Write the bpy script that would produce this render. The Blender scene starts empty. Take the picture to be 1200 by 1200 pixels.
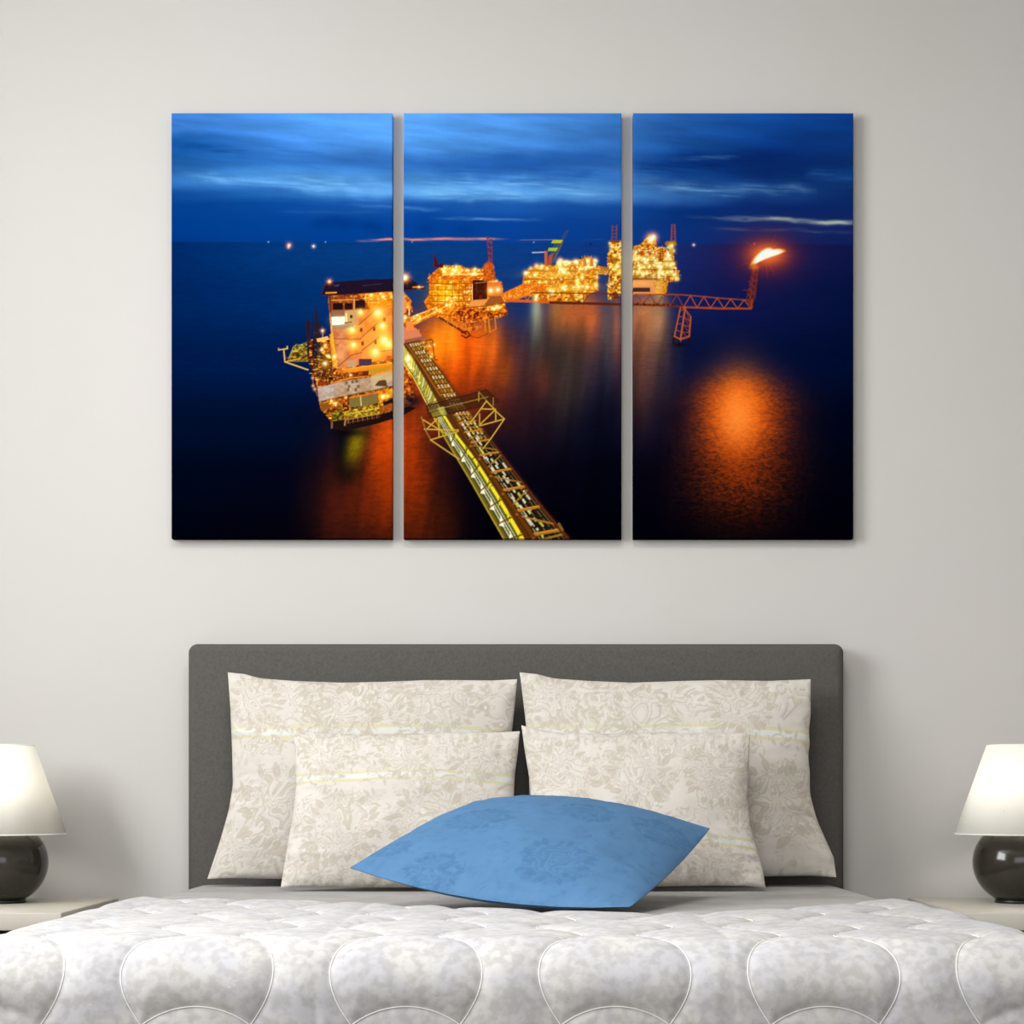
import bpy, bmesh, math
import numpy as np
from mathutils import Vector, Matrix

# ---------------------------------------------------------------- scene, camera, light
S = bpy.context.scene
C = S.collection
S.view_settings.view_transform = 'Standard'; S.view_settings.look = 'None'
S.view_settings.gamma = 1.0; S.view_settings.use_curve_mapping = False
S.view_settings.exposure = 0.0
S.cycles.use_denoising = True
S.cycles.max_bounces = 8; S.cycles.diffuse_bounces = 5; S.cycles.transmission_bounces = 6
S.cycles.sample_clamp_indirect = 6.0

CAM_Y, CAM_Z, PXM = -4.67, 0.83, 0.00228          # camera distance to the wall, eye height, metres per photo unit on the wall
cam_d = bpy.data.cameras.new('camera'); cam = bpy.data.objects.new('camera', cam_d); C.objects.link(cam)
cam.location = (0, CAM_Y, CAM_Z); cam.rotation_euler = (math.pi/2, 0, 0)
cam_d.sensor_width = 36; cam_d.lens = 36*4.67/(1200*PXM); cam_d.shift_x = -6/1200; cam_d.shift_y = 330/1200
cam_d.clip_start = 0.05
S.camera = cam

w = bpy.data.worlds.new('world'); S.world = w; w.use_nodes = True
bg = w.node_tree.nodes['Background']; bg.inputs[0].default_value = (0.75, 0.85, 1.0, 1); bg.inputs[1].default_value = 1.0

def area(name, loc, rot, sx, sy, power, col):
    d = bpy.data.lights.new(name, 'AREA'); d.shape = 'RECTANGLE'; d.size = sx; d.size_y = sy; d.energy = power; d.color = col
    o = bpy.data.objects.new(name, d); C.objects.link(o); o.location = loc; o.rotation_euler = rot
    return o
area('window_daylight', (-2.56, -2.6, 2.15), (0, -math.pi/2, 0), 1.6, 1.9, 184, (0.985, 0.995, 1.0))
area('rear_fill_light', (0, -6.36, 1.75), (math.pi/2, 0, 0), 3.1, 1.6, 43, (0.99, 0.995, 1.0))  # added fill from behind the camera, softens shadows on bed and wall
area('ceiling_light', (-0.1, -2.35, 3.12), (0, 0, 0), 0.9, 0.9, 50, (1.0, 0.985, 0.96))

# ---------------------------------------------------------------- helpers
def lin(r, g, b, k=1.0):
    f = lambda c: ((c/255+.055)/1.055)**2.4 if c > 10.3 else c/255/12.92
    return (f(r)*k, f(g)*k, f(b)*k, 1)
def lin_np(a):
    return np.where(a > .04045, ((a+.055)/1.055)**2.4, a/12.92)

def mat(name, col=None, rough=.8, spec=.2, attr=None, gain=1.0, noise=None, bump=None, metal=0, coat=0):
    m = bpy.data.materials.new(name); m.use_nodes = True
    nt = m.node_tree; b = nt.nodes['Principled BSDF']
    b.inputs['Roughness'].default_value = rough; b.inputs['Specular IOR Level'].default_value = spec; b.inputs['Metallic'].default_value = metal
    b.inputs['Coat Weight'].default_value = coat; b.inputs['Coat Roughness'].default_value = .05
    tc = nt.nodes.new('ShaderNodeTexCoord')
    if attr:
        a = nt.nodes.new('ShaderNodeAttribute'); a.attribute_name = attr
        v = nt.nodes.new('ShaderNodeVectorMath'); v.operation = 'SCALE'; v.inputs['Scale'].default_value = gain
        nt.links.new(a.outputs['Color'], v.inputs[0]); nt.links.new(v.outputs[0], b.inputs['Base Color'])
    else:
        b.inputs['Base Color'].default_value = col
    if noise:                                                   # (scale, second colour, low, high, detail)
        n = nt.nodes.new('ShaderNodeTexNoise'); n.inputs['Scale'].default_value = noise[0]; n.inputs['Detail'].default_value = noise[4] if len(noise) > 4 else 4
        r = nt.nodes.new('ShaderNodeMapRange'); r.inputs['From Min'].default_value = noise[2]; r.inputs['From Max'].default_value = noise[3]
        x = nt.nodes.new('ShaderNodeMix'); x.data_type = 'RGBA'; x.inputs[6].default_value = col; x.inputs[7].default_value = noise[1]
        nt.links.new(tc.outputs['Object'], n.inputs['Vector']); nt.links.new(n.outputs['Fac'], r.inputs['Value']); nt.links.new(r.outputs[0], x.inputs[0]); nt.links.new(x.outputs[2], b.inputs['Base Color'])
    if bump:                                                    # (scale, strength, distance)
        n = nt.nodes.new('ShaderNodeTexNoise'); n.inputs['Scale'].default_value = bump[0]; n.inputs['Detail'].default_value = 3
        q = nt.nodes.new('ShaderNodeBump'); q.inputs['Strength'].default_value = bump[1]; q.inputs['Distance'].default_value = bump[2]
        nt.links.new(tc.outputs['Object'], n.inputs['Vector']); nt.links.new(n.outputs['Fac'], q.inputs['Height']); nt.links.new(q.outputs[0], b.inputs['Normal'])
    return m

def link(name, me, m, parent=None, smooth=True):
    o = bpy.data.objects.new(name, me); C.objects.link(o)
    if m: me.materials.append(m)
    if smooth: me.polygons.foreach_set('use_smooth', [True]*len(me.polygons))
    if parent: o.parent = parent
    return o
def from_bm(name, bm, m, parent=None, smooth=True):
    bmesh.ops.recalc_face_normals(bm, faces=bm.faces)
    me = bpy.data.meshes.new(name); bm.to_mesh(me); bm.free()
    return link(name, me, m, parent, smooth)
def from_np(name, V, F, m, parent=None, col=None, smooth=True):
    me = bpy.data.meshes.new(name); V = np.asarray(V, np.float32); F = np.asarray(F, np.int32)
    me.vertices.add(len(V)); me.vertices.foreach_set('co', V.ravel())
    me.loops.add(F.size); me.loops.foreach_set('vertex_index', F.ravel())
    me.polygons.add(len(F)); me.polygons.foreach_set('loop_start', np.arange(0, F.size, F.shape[1], dtype=np.int32)); me.polygons.foreach_set('loop_total', np.full(len(F), F.shape[1], np.int32))
    me.update(calc_edges=True); me.validate()
    if col is not None:
        a = me.color_attributes.new('print', 'FLOAT_COLOR', 'POINT')
        c = np.ones((len(V), 4), np.float32); c[:, :3] = col; a.data.foreach_set('color', c.ravel())
    return link(name, me, m, parent, smooth)
def grid_faces(nu, nv, off=0, flip=False):                       # vertices laid out [v][u]
    i = np.arange(nu-1)[None]+np.arange(nv-1)[:, None]*nu+off
    q = np.stack([i, i+1, i+1+nu, i+nu], -1).reshape(-1, 4)
    return q[:, ::-1] if flip else q
def box(bm, x0, x1, y0, y1, z0, z1, bev=0, seg=2):
    r = bmesh.ops.create_cube(bm, size=1, matrix=Matrix.Translation(((x0+x1)/2, (y0+y1)/2, (z0+z1)/2)) @ Matrix.Diagonal((x1-x0, y1-y0, z1-z0, 1)))
    if bev:
        es = list({e for v in r['verts'] for e in v.link_edges})
        bmesh.ops.bevel(bm, geom=es, offset=bev, segments=seg, profile=.5, affect='EDGES')
def box_obj(name, x0, x1, y0, y1, z0, z1, m, parent=None, bev=0, seg=2, smooth=False):
    bm = bmesh.new(); box(bm, x0, x1, y0, y1, z0, z1, bev, seg)
    o = from_bm(name, bm, m, parent, smooth or bev > 0)
    return o
def lathe(name, prof, m, parent=None, n=72, closed=False):
    P = np.array(prof, float); a = np.linspace(0, 2*math.pi, n, endpoint=False)
    V = np.stack([P[:, None, 0]*np.cos(a), P[:, None, 0]*np.sin(a), np.repeat(P[:, 1:2], n, 1)], -1).reshape(-1, 3)
    F = []
    for j in range(len(P)-1 if not closed else len(P)):
        k = (j+1) % len(P)
        for i in range(n): F.append((j*n+i, j*n+(i+1) % n, k*n+(i+1) % n, k*n+i))
    return from_np(name, V, F, m, parent)
def tube(bm, pts, r, n=6, caps=True):
    pts = [Vector(p) for p in pts]; rings = []
    for k, p in enumerate(pts):
        d = (pts[min(k+1, len(pts)-1)]-pts[max(k-1, 0)]).normalized()
        u = d.cross(Vector((0, 0, 1)) if abs(d.z) < .95 else Vector((1, 0, 0))).normalized(); v = d.cross(u)
        rings.append([bm.verts.new(p+(u*math.cos(6.2832*i/n)+v*math.sin(6.2832*i/n))*r) for i in range(n)])
    for a, b in zip(rings[:-1], rings[1:]):
        for i in range(n): bm.faces.new((a[i], a[(i+1) % n], b[(i+1) % n], b[i]))
    if caps: bm.faces.new(rings[0][::-1]); bm.faces.new(rings[-1])
def thing(name, label, cat, loc=(0, 0, 0), group=None):
    o = bpy.data.objects.new(name, None); C.objects.link(o); o.location = loc; o.empty_display_size = .1
    return tag(o, label, cat, group)
def tag(o, label, cat, group=None):
    o['label'] = label; o['category'] = cat
    if group: o['group'] = group
    return o
def struct(o): o['kind'] = 'structure'; return o
def at(px, py, depth):                                           # a point seen at (px, py) standing `depth` metres in front of the wall
    k = PXM*(4.67-depth)/4.67
    return np.array([(px-606)*k, -depth, CAM_Z-(py-930)*k])
# ---------------------------------------------------------------- the print on the three canvases
# A small numpy rasteriser: the seascape is drawn in picture units (PX0..PX1 by PY0..PY1), PS samples per unit.
PS = 2
PX0, PX1, PY0, PY1 = 198, 1002, 130, 634
PW, PH = (PX1-PX0)*PS, (PY1-PY0)*PS
rng = np.random.default_rng(7)

def lattice_noise(u, v, seed):
    g = np.random.default_rng(seed).random((257, 257))
    iu = np.floor(u).astype(int); iv = np.floor(v).astype(int)
    fu = u-iu; fv = v-iv
    fu = fu*fu*(3-2*fu); fv = fv*fv*(3-2*fv)
    a = g[iv % 257, iu % 257]; b = g[iv % 257, (iu+1) % 257]
    c = g[(iv+1) % 257, iu % 257]; d = g[(iv+1) % 257, (iu+1) % 257]
    return (a*(1-fu)+b*fu)*(1-fv)+(c*(1-fu)+d*fu)*fv

def fbm(u, v, seed, octaves=4):
    t = np.zeros_like(u); amp = 0.5
    for k in range(octaves):
        t += amp*lattice_noise(u*2**k+17*k, v*2**k+31*k, seed+k); amp *= 0.5
    return t/(1-0.5**octaves)

class Raster:
    def __init__(s, w, h, x0, y0, ps):
        s.a = np.zeros((h, w, 3)); s.w, s.h, s.x0, s.y0, s.ps = w, h, x0, y0, ps
    def box(s, xa, ya, xb, yb):
        i0 = max(0, int((xa-s.x0)*s.ps)-2); i1 = min(s.w, int((xb-s.x0)*s.ps)+3)
        j0 = max(0, int((ya-s.y0)*s.ps)-2); j1 = min(s.h, int((yb-s.y0)*s.ps)+3)
        if i1 <= i0 or j1 <= j0: return None
        X, Y = np.meshgrid((np.arange(i0, i1)+.5)/s.ps+s.x0, (np.arange(j0, j1)+.5)/s.ps+s.y0)
        return slice(j0, j1), slice(i0, i1), X, Y
    def mix(s, J, I, m, col):
        s.a[J, I] += (np.array(col)/255.-s.a[J, I])*m[..., None]
    def line(s, p, q, w, col, al=1.):
        (ax, ay), (bx, by) = p, q
        r = s.box(min(ax, bx)-w, min(ay, by)-w, max(ax, bx)+w, max(ay, by)+w)
        if r is None: return
        J, I, X, Y = r
        dx, dy = bx-ax, by-ay; L = dx*dx+dy*dy+1e-9
        t = np.clip(((X-ax)*dx+(Y-ay)*dy)/L, 0, 1)
        d = np.hypot(X-ax-t*dx, Y-ay-t*dy)
        s.mix(J, I, np.clip((w/2-d)*s.ps+.5, 0, 1)*min(1, w*s.ps)*al, col)
    def path(s, pts, w, col, al=1., closed=False):
        pts = list(pts)+([pts[0]] if closed else [])
        for p, q in zip(pts[:-1], pts[1:]): s.line(p, q, w, col, al)
    def inside(s, pts, X, Y):
        m = np.zeros(X.shape)
        for ox, oy in ((-.25, -.25), (.25, -.25), (-.25, .25), (.25, .25)):
            c = np.zeros(X.shape, bool); x = X+ox/s.ps; y = Y+oy/s.ps
            for (ax, ay), (bx, by) in zip(pts, pts[1:]+pts[:1]):
                if ay == by: continue
                c ^= ((ay > y) != (by > y)) & (x < (bx-ax)*(y-ay)/(by-ay)+ax)
            m += c
        return m/4
    def poly(s, pts, col, al=1.):
        xs = [p[0] for p in pts]; ys = [p[1] for p in pts]
        r = s.box(min(xs), min(ys), max(xs), max(ys))
        if r is None: return
        J, I, X, Y = r
        s.mix(J, I, s.inside(list(pts), X, Y)*al, col)
    def rect(s, xa, ya, xb, yb, col, al=1.):
        s.poly([(xa, ya), (xb, ya), (xb, yb), (xa, yb)], col, al)
    def glow(s, cx, cy, rx, ry, col, k=1., p=2., rough=0., seed=3):
        m = 3.2 if p <= 2 else 1.8
        r = s.box(cx-m*rx, cy-m*ry, cx+m*rx, cy+m*ry)
        if r is None: return
        J, I, X, Y = r
        g = np.exp(-(((X-cx)/rx)**2+((Y-cy)/ry)**2)**(p/2))*k
        if rough: g = g*(1-rough+2*rough*fbm(X*.45, Y*.9, seed, 3))
        g = np.clip(g, 0, 1)
        s.mix(J, I, g, col)
    def light(s, x, y, r, col=(255, 190, 60), core=(255, 250, 220), k=.9):      # a lamp: halo and core, screened
        q = s.box(x-3*r, y-3*r, x+3*r, y+3*r)
        if q is None: return
        J, I, X, Y = q
        d2 = (X-x)**2+(Y-y)**2
        for rr, c, kk in ((r*1.15, (col[0], col[1]*.9, col[2]*.6), k*.8), (r*.5, core, k)):
            g = np.exp(-d2/rr**2)*kk
            s.a[J, I] = 1-(1-s.a[J, I])*(1-g[..., None]*np.array(c)/255.)
    def star(s, x, y, r, col, n=14):
        for k in range(n):
            a = 6.283*k/n+.2; L = r*(1 if k % 2 else .6)
            for t in range(5):
                s.line((x+math.cos(a)*L*t/5, y+math.sin(a)*L*t/5), (x+math.cos(a)*L*(t+1)/5, y+math.sin(a)*L*(t+1)/5), .55, col, .55*(1-t/5))
        s.light(x, y, r*.42, (255, 110, 30), (255, 235, 190), 1)
    def clutter(s, pts, n, cols, size=(1, 4), seed=1, tilt=0., al=.8):           # machinery: small blocks, pipes and rails
        R = np.random.default_rng(seed)
        xs = [p[0] for p in pts]; ys = [p[1] for p in pts]
        px = R.uniform(min(xs), max(xs), 6*n); py = R.uniform(min(ys), max(ys), 6*n)
        ins = s.inside(list(pts), px[None], py[None])[0] > .5
        for x, y in list(zip(px[ins], py[ins]))[:n]:
            c = cols[R.integers(len(cols))]; w = R.uniform(*size); h = R.uniform(*size)*.6
            if R.random() < .45: s.rect(x-w/2, y-h/2, x+w/2, y+h/2, c, al*R.uniform(.5, 1))
            elif R.random() < .5: s.line((x-w, y-w*tilt), (x+w, y+w*tilt), .6, c, al)
            else: s.line((x, y-w), (x+R.uniform(-1, 1)*w*.7, y+w), .6, c, al)
    def grit(s, pts, seed, lo=.35, hi=1.5, fx=.5, fy=.6):                            # uneven lighting of steelwork
        r = s.box(min(p[0] for p in pts), min(p[1] for p in pts), max(p[0] for p in pts), max(p[1] for p in pts))
        if r is None: return
        J, I, X, Y = r
        n = np.clip((fbm(X*fx, Y*fy, seed, 3)-.5)*2.4+.5, 0, 1)[..., None]
        m = s.inside(list(pts), X, Y)[..., None]
        f = lo+(hi-lo)*n
        f = np.concatenate([f**.6, f**1.05, f**1.6], -1)
        s.a[J, I] = np.clip(s.a[J, I]*(1-m+m*f), 0, 1)
    def lamps(s, pts, n, r=(1, 2.4), cols=((255, 190, 60),), seed=1, core=(255, 250, 215)):
        R = np.random.default_rng(seed)
        xs = [p[0] for p in pts]; ys = [p[1] for p in pts]
        px = R.uniform(min(xs), max(xs), 8*n); py = R.uniform(min(ys), max(ys), 8*n)
        ins = s.inside(list(pts), px[None], py[None])[0] > .5
        for x, y in list(zip(px[ins], py[ins]))[:n]:
            s.light(x, y, R.uniform(*r), cols[R.integers(len(cols))], core, R.uniform(.6, 1))

def ramp2(X, Y, xs, ys, table):                                                   # smooth colour grid
    T = np.array(table, float)/255.
    rows = np.stack([np.stack([np.interp(X[0], xs, T[j, :, c]) for c in range(3)], -1) for j in range(len(ys))])
    y = Y[:, 0]; j = np.clip(np.searchsorted(ys, y)-1, 0, len(ys)-2)
    t = np.clip((y-np.array(ys)[j])/(np.array(ys)[j+1]-np.array(ys)[j]), 0, 1); t = t*t*(3-2*t)
    return rows[j]*(1-t)[:, None, None]+rows[j+1]*t[:, None, None]

def lerp2(a, b, t): return (a[0]+(b[0]-a[0])*t, a[1]+(b[1]-a[1])*t)
def along(pts, t):
    d = [0]
    for p, q in zip(pts[:-1], pts[1:]): d.append(d[-1]+math.dist(p, q))
    L = t*d[-1]
    for k in range(len(pts)-1):
        if L <= d[k+1] or k == len(pts)-2: return lerp2(pts[k], pts[k+1], (L-d[k])/(d[k+1]-d[k]))

def paint_seascape():
    R = Raster(PW, PH, PX0, PY0, PS)
    X, Y = np.meshgrid((np.arange(PW)+.5)/PS+PX0, (np.arange(PH)+.5)/PS+PY0)
    # --- sky
    wob = (fbm(X*.008, Y*.02, 5)-.5)*26
    sl = np.clip((X-200)/260, 0, 1)*0
    xs = [200, 330, 460, 600, 730, 800, 900, 1000]
    ys = [130, 150, 168, 188, 208, 228, 246, 268, 290]
    tab = [[(60,120,200),(76,146,228),(90,162,242),(82,152,236),(58,122,202),(40,98,178),(20,76,158),(14,66,148)],
           [(54,114,194),(70,136,218),(84,154,236),(78,148,230),(54,116,196),(34,90,170),(18,72,154),(12,62,142)],
           [(18,78,150),(56,118,196),(76,144,222),(68,136,216),(50,108,186),(26,80,156),(12,60,138),(14,58,134)],
           [(24,82,150),(44,104,178),(46,104,180),(34,90,168),(36,90,164),(12,54,124),(8,40,106),(12,50,118)],
           [(44,104,172),(70,136,204),(66,130,200),(46,106,182),(52,108,180),(20,66,136),(10,44,110),(16,56,122)],
           [(10,66,140),(36,98,172),(88,156,224),(84,150,218),(66,124,190),(42,90,156),(26,66,130),(12,44,108)],
           [(2,56,130),(8,64,140),(22,78,156),(26,84,164),(16,66,142),(8,46,116),(10,40,106),(12,38,102)],
           [(0,52,126),(2,58,134),(2,60,140),(8,62,144),(10,56,132),(12,46,116),(18,40,104),(20,36,98)],
           [(0,46,118),(2,52,126),(2,56,134),(6,58,138),(8,52,126),(10,40,108),(16,34,96),(16,30,90)]]
    sky = ramp2(X, Y, xs, ys, tab)
    # domain-warped second reading gives the bands ragged edges
    jj = np.clip(((Y+wob-PY0)*PS).astype(int), 0, PH-1)
    sky = np.take_along_axis(sky, jj[..., None], 0)
    st = fbm((X+Y*1.5)*.010, (Y-.12*(X-200))*.075, 11, 5)-.5
    st2 = fbm((X)*.03, (Y-.12*(X-200))*.3, 15, 4)-.5
    amp = np.clip((262-Y)/60, 0, 1)
    sky = sky*(1+amp[..., None]*(st[..., None]*.34+st2[..., None]*.10))
    # --- sea
    xs2 = [200, 330, 460, 600, 730, 850, 1000]
    ys2 = [280, 292, 350, 420, 500, 560, 634]
    tab2 = [[(0,46,118),(2,60,136),(6,66,144),(10,68,148),(16,58,136),(22,36,100),(16,28,86)],
            [(0,44,114),(4,62,138),(8,68,146),(12,66,146),(20,54,130),(26,30,90),(16,24,78)],
            [(0,38,102),(0,48,118),(8,58,130),(12,54,128),(20,40,106),(16,24,80),(5,18,64)],
            [(0,26,78),(0,28,86),(6,26,80),(26,30,58),(12,18,52),(4,16,58),(0,12,50)],
            [(0,12,46),(0,12,46),(6,6,26),(9,9,30),(5,8,28),(3,6,32),(0,4,26)],
            [(0,6,28),(2,5,24),(5,2,12),(5,4,18),(2,2,14),(2,2,16),(0,2,16)],
            [(0,2,14),(3,2,12),(4,1,8),(2,1,10),(1,1,8),(2,1,8),(1,1,8)]]
    sea = ramp2(X, Y, xs2, ys2, tab2)
    rip = fbm(X*.10, Y*.7, 21, 4)-.5
    sea = sea*(1+.2*rip[..., None])*(.80+.14*np.clip((X-500)/300, 0, 1))[..., None]
    hz = 283.5+(X-200)*.004
    k = np.clip((Y-hz)/2.2+.5, 0, 1)[..., None]
    R.a = np.clip(sky*(1-k)+sea*k, 0, 1)
    # cloud streaks
    def streak(xa, ya, xb, yb, h, col, al, seed):
        q = R.box(xa-10, min(ya, yb)-4*h, xb+10, max(ya, yb)+4*h)
        if q is None: return
        J, I, x, y = q
        t = (x-xa)/(xb-xa); yc = ya+(yb-ya)*t+(fbm(x*.03, x*0+seed, seed)-.5)*h*2.2
        env = np.clip(t*5, 0, 1)*np.clip((1-t)*5, 0, 1)
        n = np.clip(fbm(x*.035, (y-.05*x)*.45, seed+3, 4)*2-.35, 0, 1.25)
        R.mix(J, I, np.clip(np.exp(-((y-yc)/h)**2)*env*n*al, 0, 1), col)
    streak(205, 203, 470, 232, 6, (112, 176, 234), .6, 41)
    streak(330, 212, 470, 224, 9, (118, 184, 240), .55, 42)
    streak(470, 214, 735, 224, 9, (120, 184, 238), .6, 43)
    streak(470, 226, 640, 234, 6, (130, 192, 240), .55, 44)
    streak(200, 170, 300, 185, 7, (10, 66, 134), .6, 45)
    streak(240, 160, 420, 188, 3, (40, 96, 168), .5, 46)
    streak(490, 196, 735, 204, 7, (22, 74, 150), .5, 47)
    streak(735, 212, 880, 224, 6, (96, 146, 200), .75, 48)
    streak(850, 220, 960, 224, 5, (88, 132, 180), .75, 49)
    streak(735, 200, 880, 194, 7, (8, 48, 118), .75, 50)
    streak(770, 190, 1005, 204, 9, (6, 40, 106), .75, 51)
    streak(940, 205, 1010, 212, 7, (40, 86, 150), .6, 52)
    streak(780, 186, 870, 184, 2.5, (76, 124, 184), .6, 53)
    streak(840, 256, 1030, 263, 2.6, (170, 180, 170), 1.1, 54)
    streak(800, 253, 960, 258, 1.6, (110, 128, 150), .8, 55)
    streak(820, 268, 1010, 272, 1.8, (86, 92, 124), .7, 56)
    streak(310, 246, 460, 250, 2, (40, 84, 150), .5, 57)
    streak(500, 255, 640, 259, 1.6, (96, 142, 190), .7, 58)
    streak(400, 240, 520, 246, 2, (84, 140, 200), .6, 59)
    for x, y, r in ((375, 262, 9), (392, 258, 11), (407, 264, 9), (430, 264, 8), (440, 268, 9), (500, 268, 8), (545, 270, 10)):
        R.glow(x, y, r*1.3, r*.7, (0, 44, 112), .4)
    for xa, xb, y, h, a in ((415, 480, 280.8, 1.3, .8), (466, 560, 280.3, 1.4, .95), (510, 590, 279.6, 1.2, .9), (540, 600, 280.6, .8, .6), (600, 660, 281, .6, .4), (680, 712, 281, .5, .25)):
        streak(xa, y+.6, xb, y-.3, h, (226, 130, 112), a*1.3, int(xa))
    # far lights
    R.light(314.5, 283.5, 1.0, (120, 140, 200), (220, 230, 250), .8)
    R.light(338.7, 287.5, 3.2, (255, 110, 40), (255, 240, 210), 1); R.light(338, 290, 1.6, (255, 120, 50), (255, 210, 160), .8)
    R.light(367.5, 288.6, 2.4, (190, 150, 150), (255, 250, 240), 1); R.light(381.4, 283.6, .9, (100, 130, 200), (220, 230, 250), .7)
    R.light(813, 287, 1.9, (190, 160, 170), (255, 245, 240), 1); R.light(884, 286, 1.2, (190, 140, 150), (255, 235, 220), .9)
    R.light(483, 283.5, .9, (150, 140, 190), (240, 220, 210), .6); R.light(625.5, 284, .9, (150, 150, 190), (240, 240, 230), .7)
    R.glow(692, 286, 1.2, 1.2, (4, 20, 60), .8)

    # --- glitter on the water
    R.glow(540, 425, 52, 58, (206, 66, 6), .9, rough=.3, seed=31)
    R.glow(500, 440, 40, 55, (190, 62, 6), .7, rough=.25, seed=31)
    R.glow(536, 408, 42, 34, (250, 98, 10), .95, rough=.25, seed=32)
    R.glow(510, 405, 12, 30, (255, 150, 20), .65, rough=.2, seed=32)
    R.glow(527, 396, 9, 26, (255, 160, 24), .7); R.glow(572, 402, 14, 26, (255, 120, 20), .6)
    R.glow(590, 436, 13, 22, (214, 92, 14), .55, rough=.3, seed=33); R.glow(545, 470, 46, 40, (120, 38, 6), .55, rough=.35, seed=34)
    R.glow(548, 430, 4, 40, (120, 40, 6), .35)
    R.glow(635, 440, 14, 24, (150, 50, 22), .75, rough=.3, seed=35); R.glow(620, 470, 40, 60, (62, 24, 18), .4, rough=.3, seed=36)
    R.glow(629, 366, 6, 24, (196, 226, 200), .85); R.glow(630, 385, 9, 40, (110, 120, 100), .5)
    R.glow(668, 372, 25, 26, (236, 116, 40), .97, rough=.2, seed=37); R.glow(652, 368, 8, 30, (206, 130, 50), .6); R.glow(690, 372, 18, 30, (228, 104, 40), .85, rough=.2, seed=38)
    R.glow(672, 410, 40, 46, (110, 62, 40), .55, rough=.3, seed=39); R.glow(712, 385, 8, 50, (90, 88, 84), .55); R.glow(722, 375, 6, 50, (176, 96, 60), .6)
    R.glow(663, 440, 20, 50, (92, 74, 44), .35, rough=.3, seed=40); R.glow(655, 425, 50, 55, (40, 36, 36), .45)
    R.glow(756, 374, 20, 30, (240, 150, 76), .9, rough=.15, seed=41); R.glow(772, 372, 10, 30, (200, 150, 96), .7)
    R.glow(748, 410, 16, 60, (170, 92, 56), .6, rough=.25, seed=42); R.glow(768, 412, 22, 52, (112, 76, 56), .6, rough=.25, seed=43)
    R.glow(745, 460, 20, 50, (64, 36, 30), .5, rough=.3, seed=44)
    # flare glitter
    q = R.box(720, 380, 1002, 634); J, I, x, y = q
    dx = x-867-(fbm(x*.02, y*.05, 61)-.5)*14; dy = y-484
    e = np.where(dy < 0, (np.abs(dx)/60)**2+(np.abs(dy)/45)**2.8, (dx/60)**2+(dy/92)**2)
    tex = fbm(x*.30-y*.16, y*.65, 63, 4); tex2 = fbm(x*.9-y*.45, y*1.7, 65, 2)
    g = np.exp(-e*1.35)*(.36+.95*tex+.5*(tex2-.5))
    R.mix(J, I, np.clip(g*1.05, 0, .96), (218, 74, 6))
    low = np.exp(-((dx)/54)**2-(np.clip(dy-70, 0, 999)/50)**2)*np.clip((dy-10)/60, 0, 1)*(tex*1.7-.35+(tex2-.5)*.6)
    R.mix(J, I, np.clip(low*.75, 0, 1), (150, 50, 8))
    core = np.exp(-((x-866)/32)**2-((y-480)/47)**2)*(.75+.4*tex)
    R.mix(J, I, np.clip(core, 0, .97), (255, 122, 32))
    R.mix(J, I, np.clip(np.exp(-((x-864)/18)**2-((y-490)/28)**2)*.55, 0, 1), (255, 148, 60))
    # under the near platform
    q = R.box(340, 470, 620, 634); J, I, x, y = q
    tex = fbm(x*.16, y*.4, 71, 4); tex2 = fbm(x*.7, y*1.5, 73, 2); ray = fbm(x*.06+(y-480)*.008, y*.004, 75, 3)
    for cx, cy, rx, ry, col, kk in ((450, 545, 42, 75, (168, 54, 6), .95), (418, 590, 40, 46, (112, 34, 8), .75), (485, 560, 30, 80, (146, 44, 6), .9), (395, 610, 28, 50, (70, 22, 12), .6), (455, 510, 26, 28, (210, 74, 10), .7), (510, 620, 30, 50, (70, 24, 6), .6)):
        g = np.exp(-((x-cx-(y-cy)*.06)/rx)**2-((y-cy)/ry)**2)*kk*(.55+.55*tex+.35*(tex2-.5))*(.55+.9*ray)
        R.mix(J, I, np.clip(g, 0, .95), col)
    R.glow(402, 520, 10, 40, (2, 4, 14), .85); R.glow(408, 552, 13, 14, (6, 4, 6), .7)
    q = R.box(395, 495, 440, 570); J, I, x, y = q
    g = np.exp(-((x-417+(y-520)*.22)/10)**2-((y-521)/22)**2)*(.6+.7*fbm(x*.5, y*.5, 77, 3))
    R.mix(J, I, np.clip(g, 0, .95), (116, 104, 8))
    R.glow(411, 507, 20, 5, (3, 4, 10), .7)

    q = R.box(472, 370, 800, 640); J, I, x, y = q
    R.a[J, I] *= 1+.2*(fbm(x*.1, y*.9, 81, 3)-.5)[..., None]*np.clip((y-375)/20, 0, 1)[..., None]; R.a[J, I] *= 1+.5*(fbm(x*.09+y*.012, y*.012, 83, 3)-.5)[..., None]*np.clip((y-360)/20, 0, 1)[..., None]
    R.a = np.clip(R.a, 0, 1)
    # --- distant platform, right (two towers joined by a deck)
    ol = (120, 62, 10); yel = [(255, 214, 90), (250, 180, 50), (206, 120, 20), (130, 64, 14), (255, 240, 180), (236, 150, 40)]
    A = [(712.5, 352), (712, 340), (714, 322), (711.5, 312), (712, 297), (714.5, 293), (714, 285), (718, 282), (727, 282), (740, 284), (740, 325), (728, 326), (727, 345), (722, 346)]
    R.poly(A, (214, 136, 34)); R.clutter(A, 160, yel, (1, 3.5), 101); R.grit(A, 201)
    R.rect(712, 303, 722, 308, (150, 70, 10), .8); R.poly([(714, 344), (724, 344), (726, 350), (713, 350)], (90, 34, 14), .8)
    R.lamps(A, 26, (1.2, 2.6), ((255, 200, 70), (230, 230, 150)), 102)
    for xa in (717, 722): R.line((xa, 283), (xa+.7, 264), 1.0, (140, 62, 34))
    for yy in (266, 270, 274, 278): R.line((717, yy), (723, yy), .7, (140, 62, 34))
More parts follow.
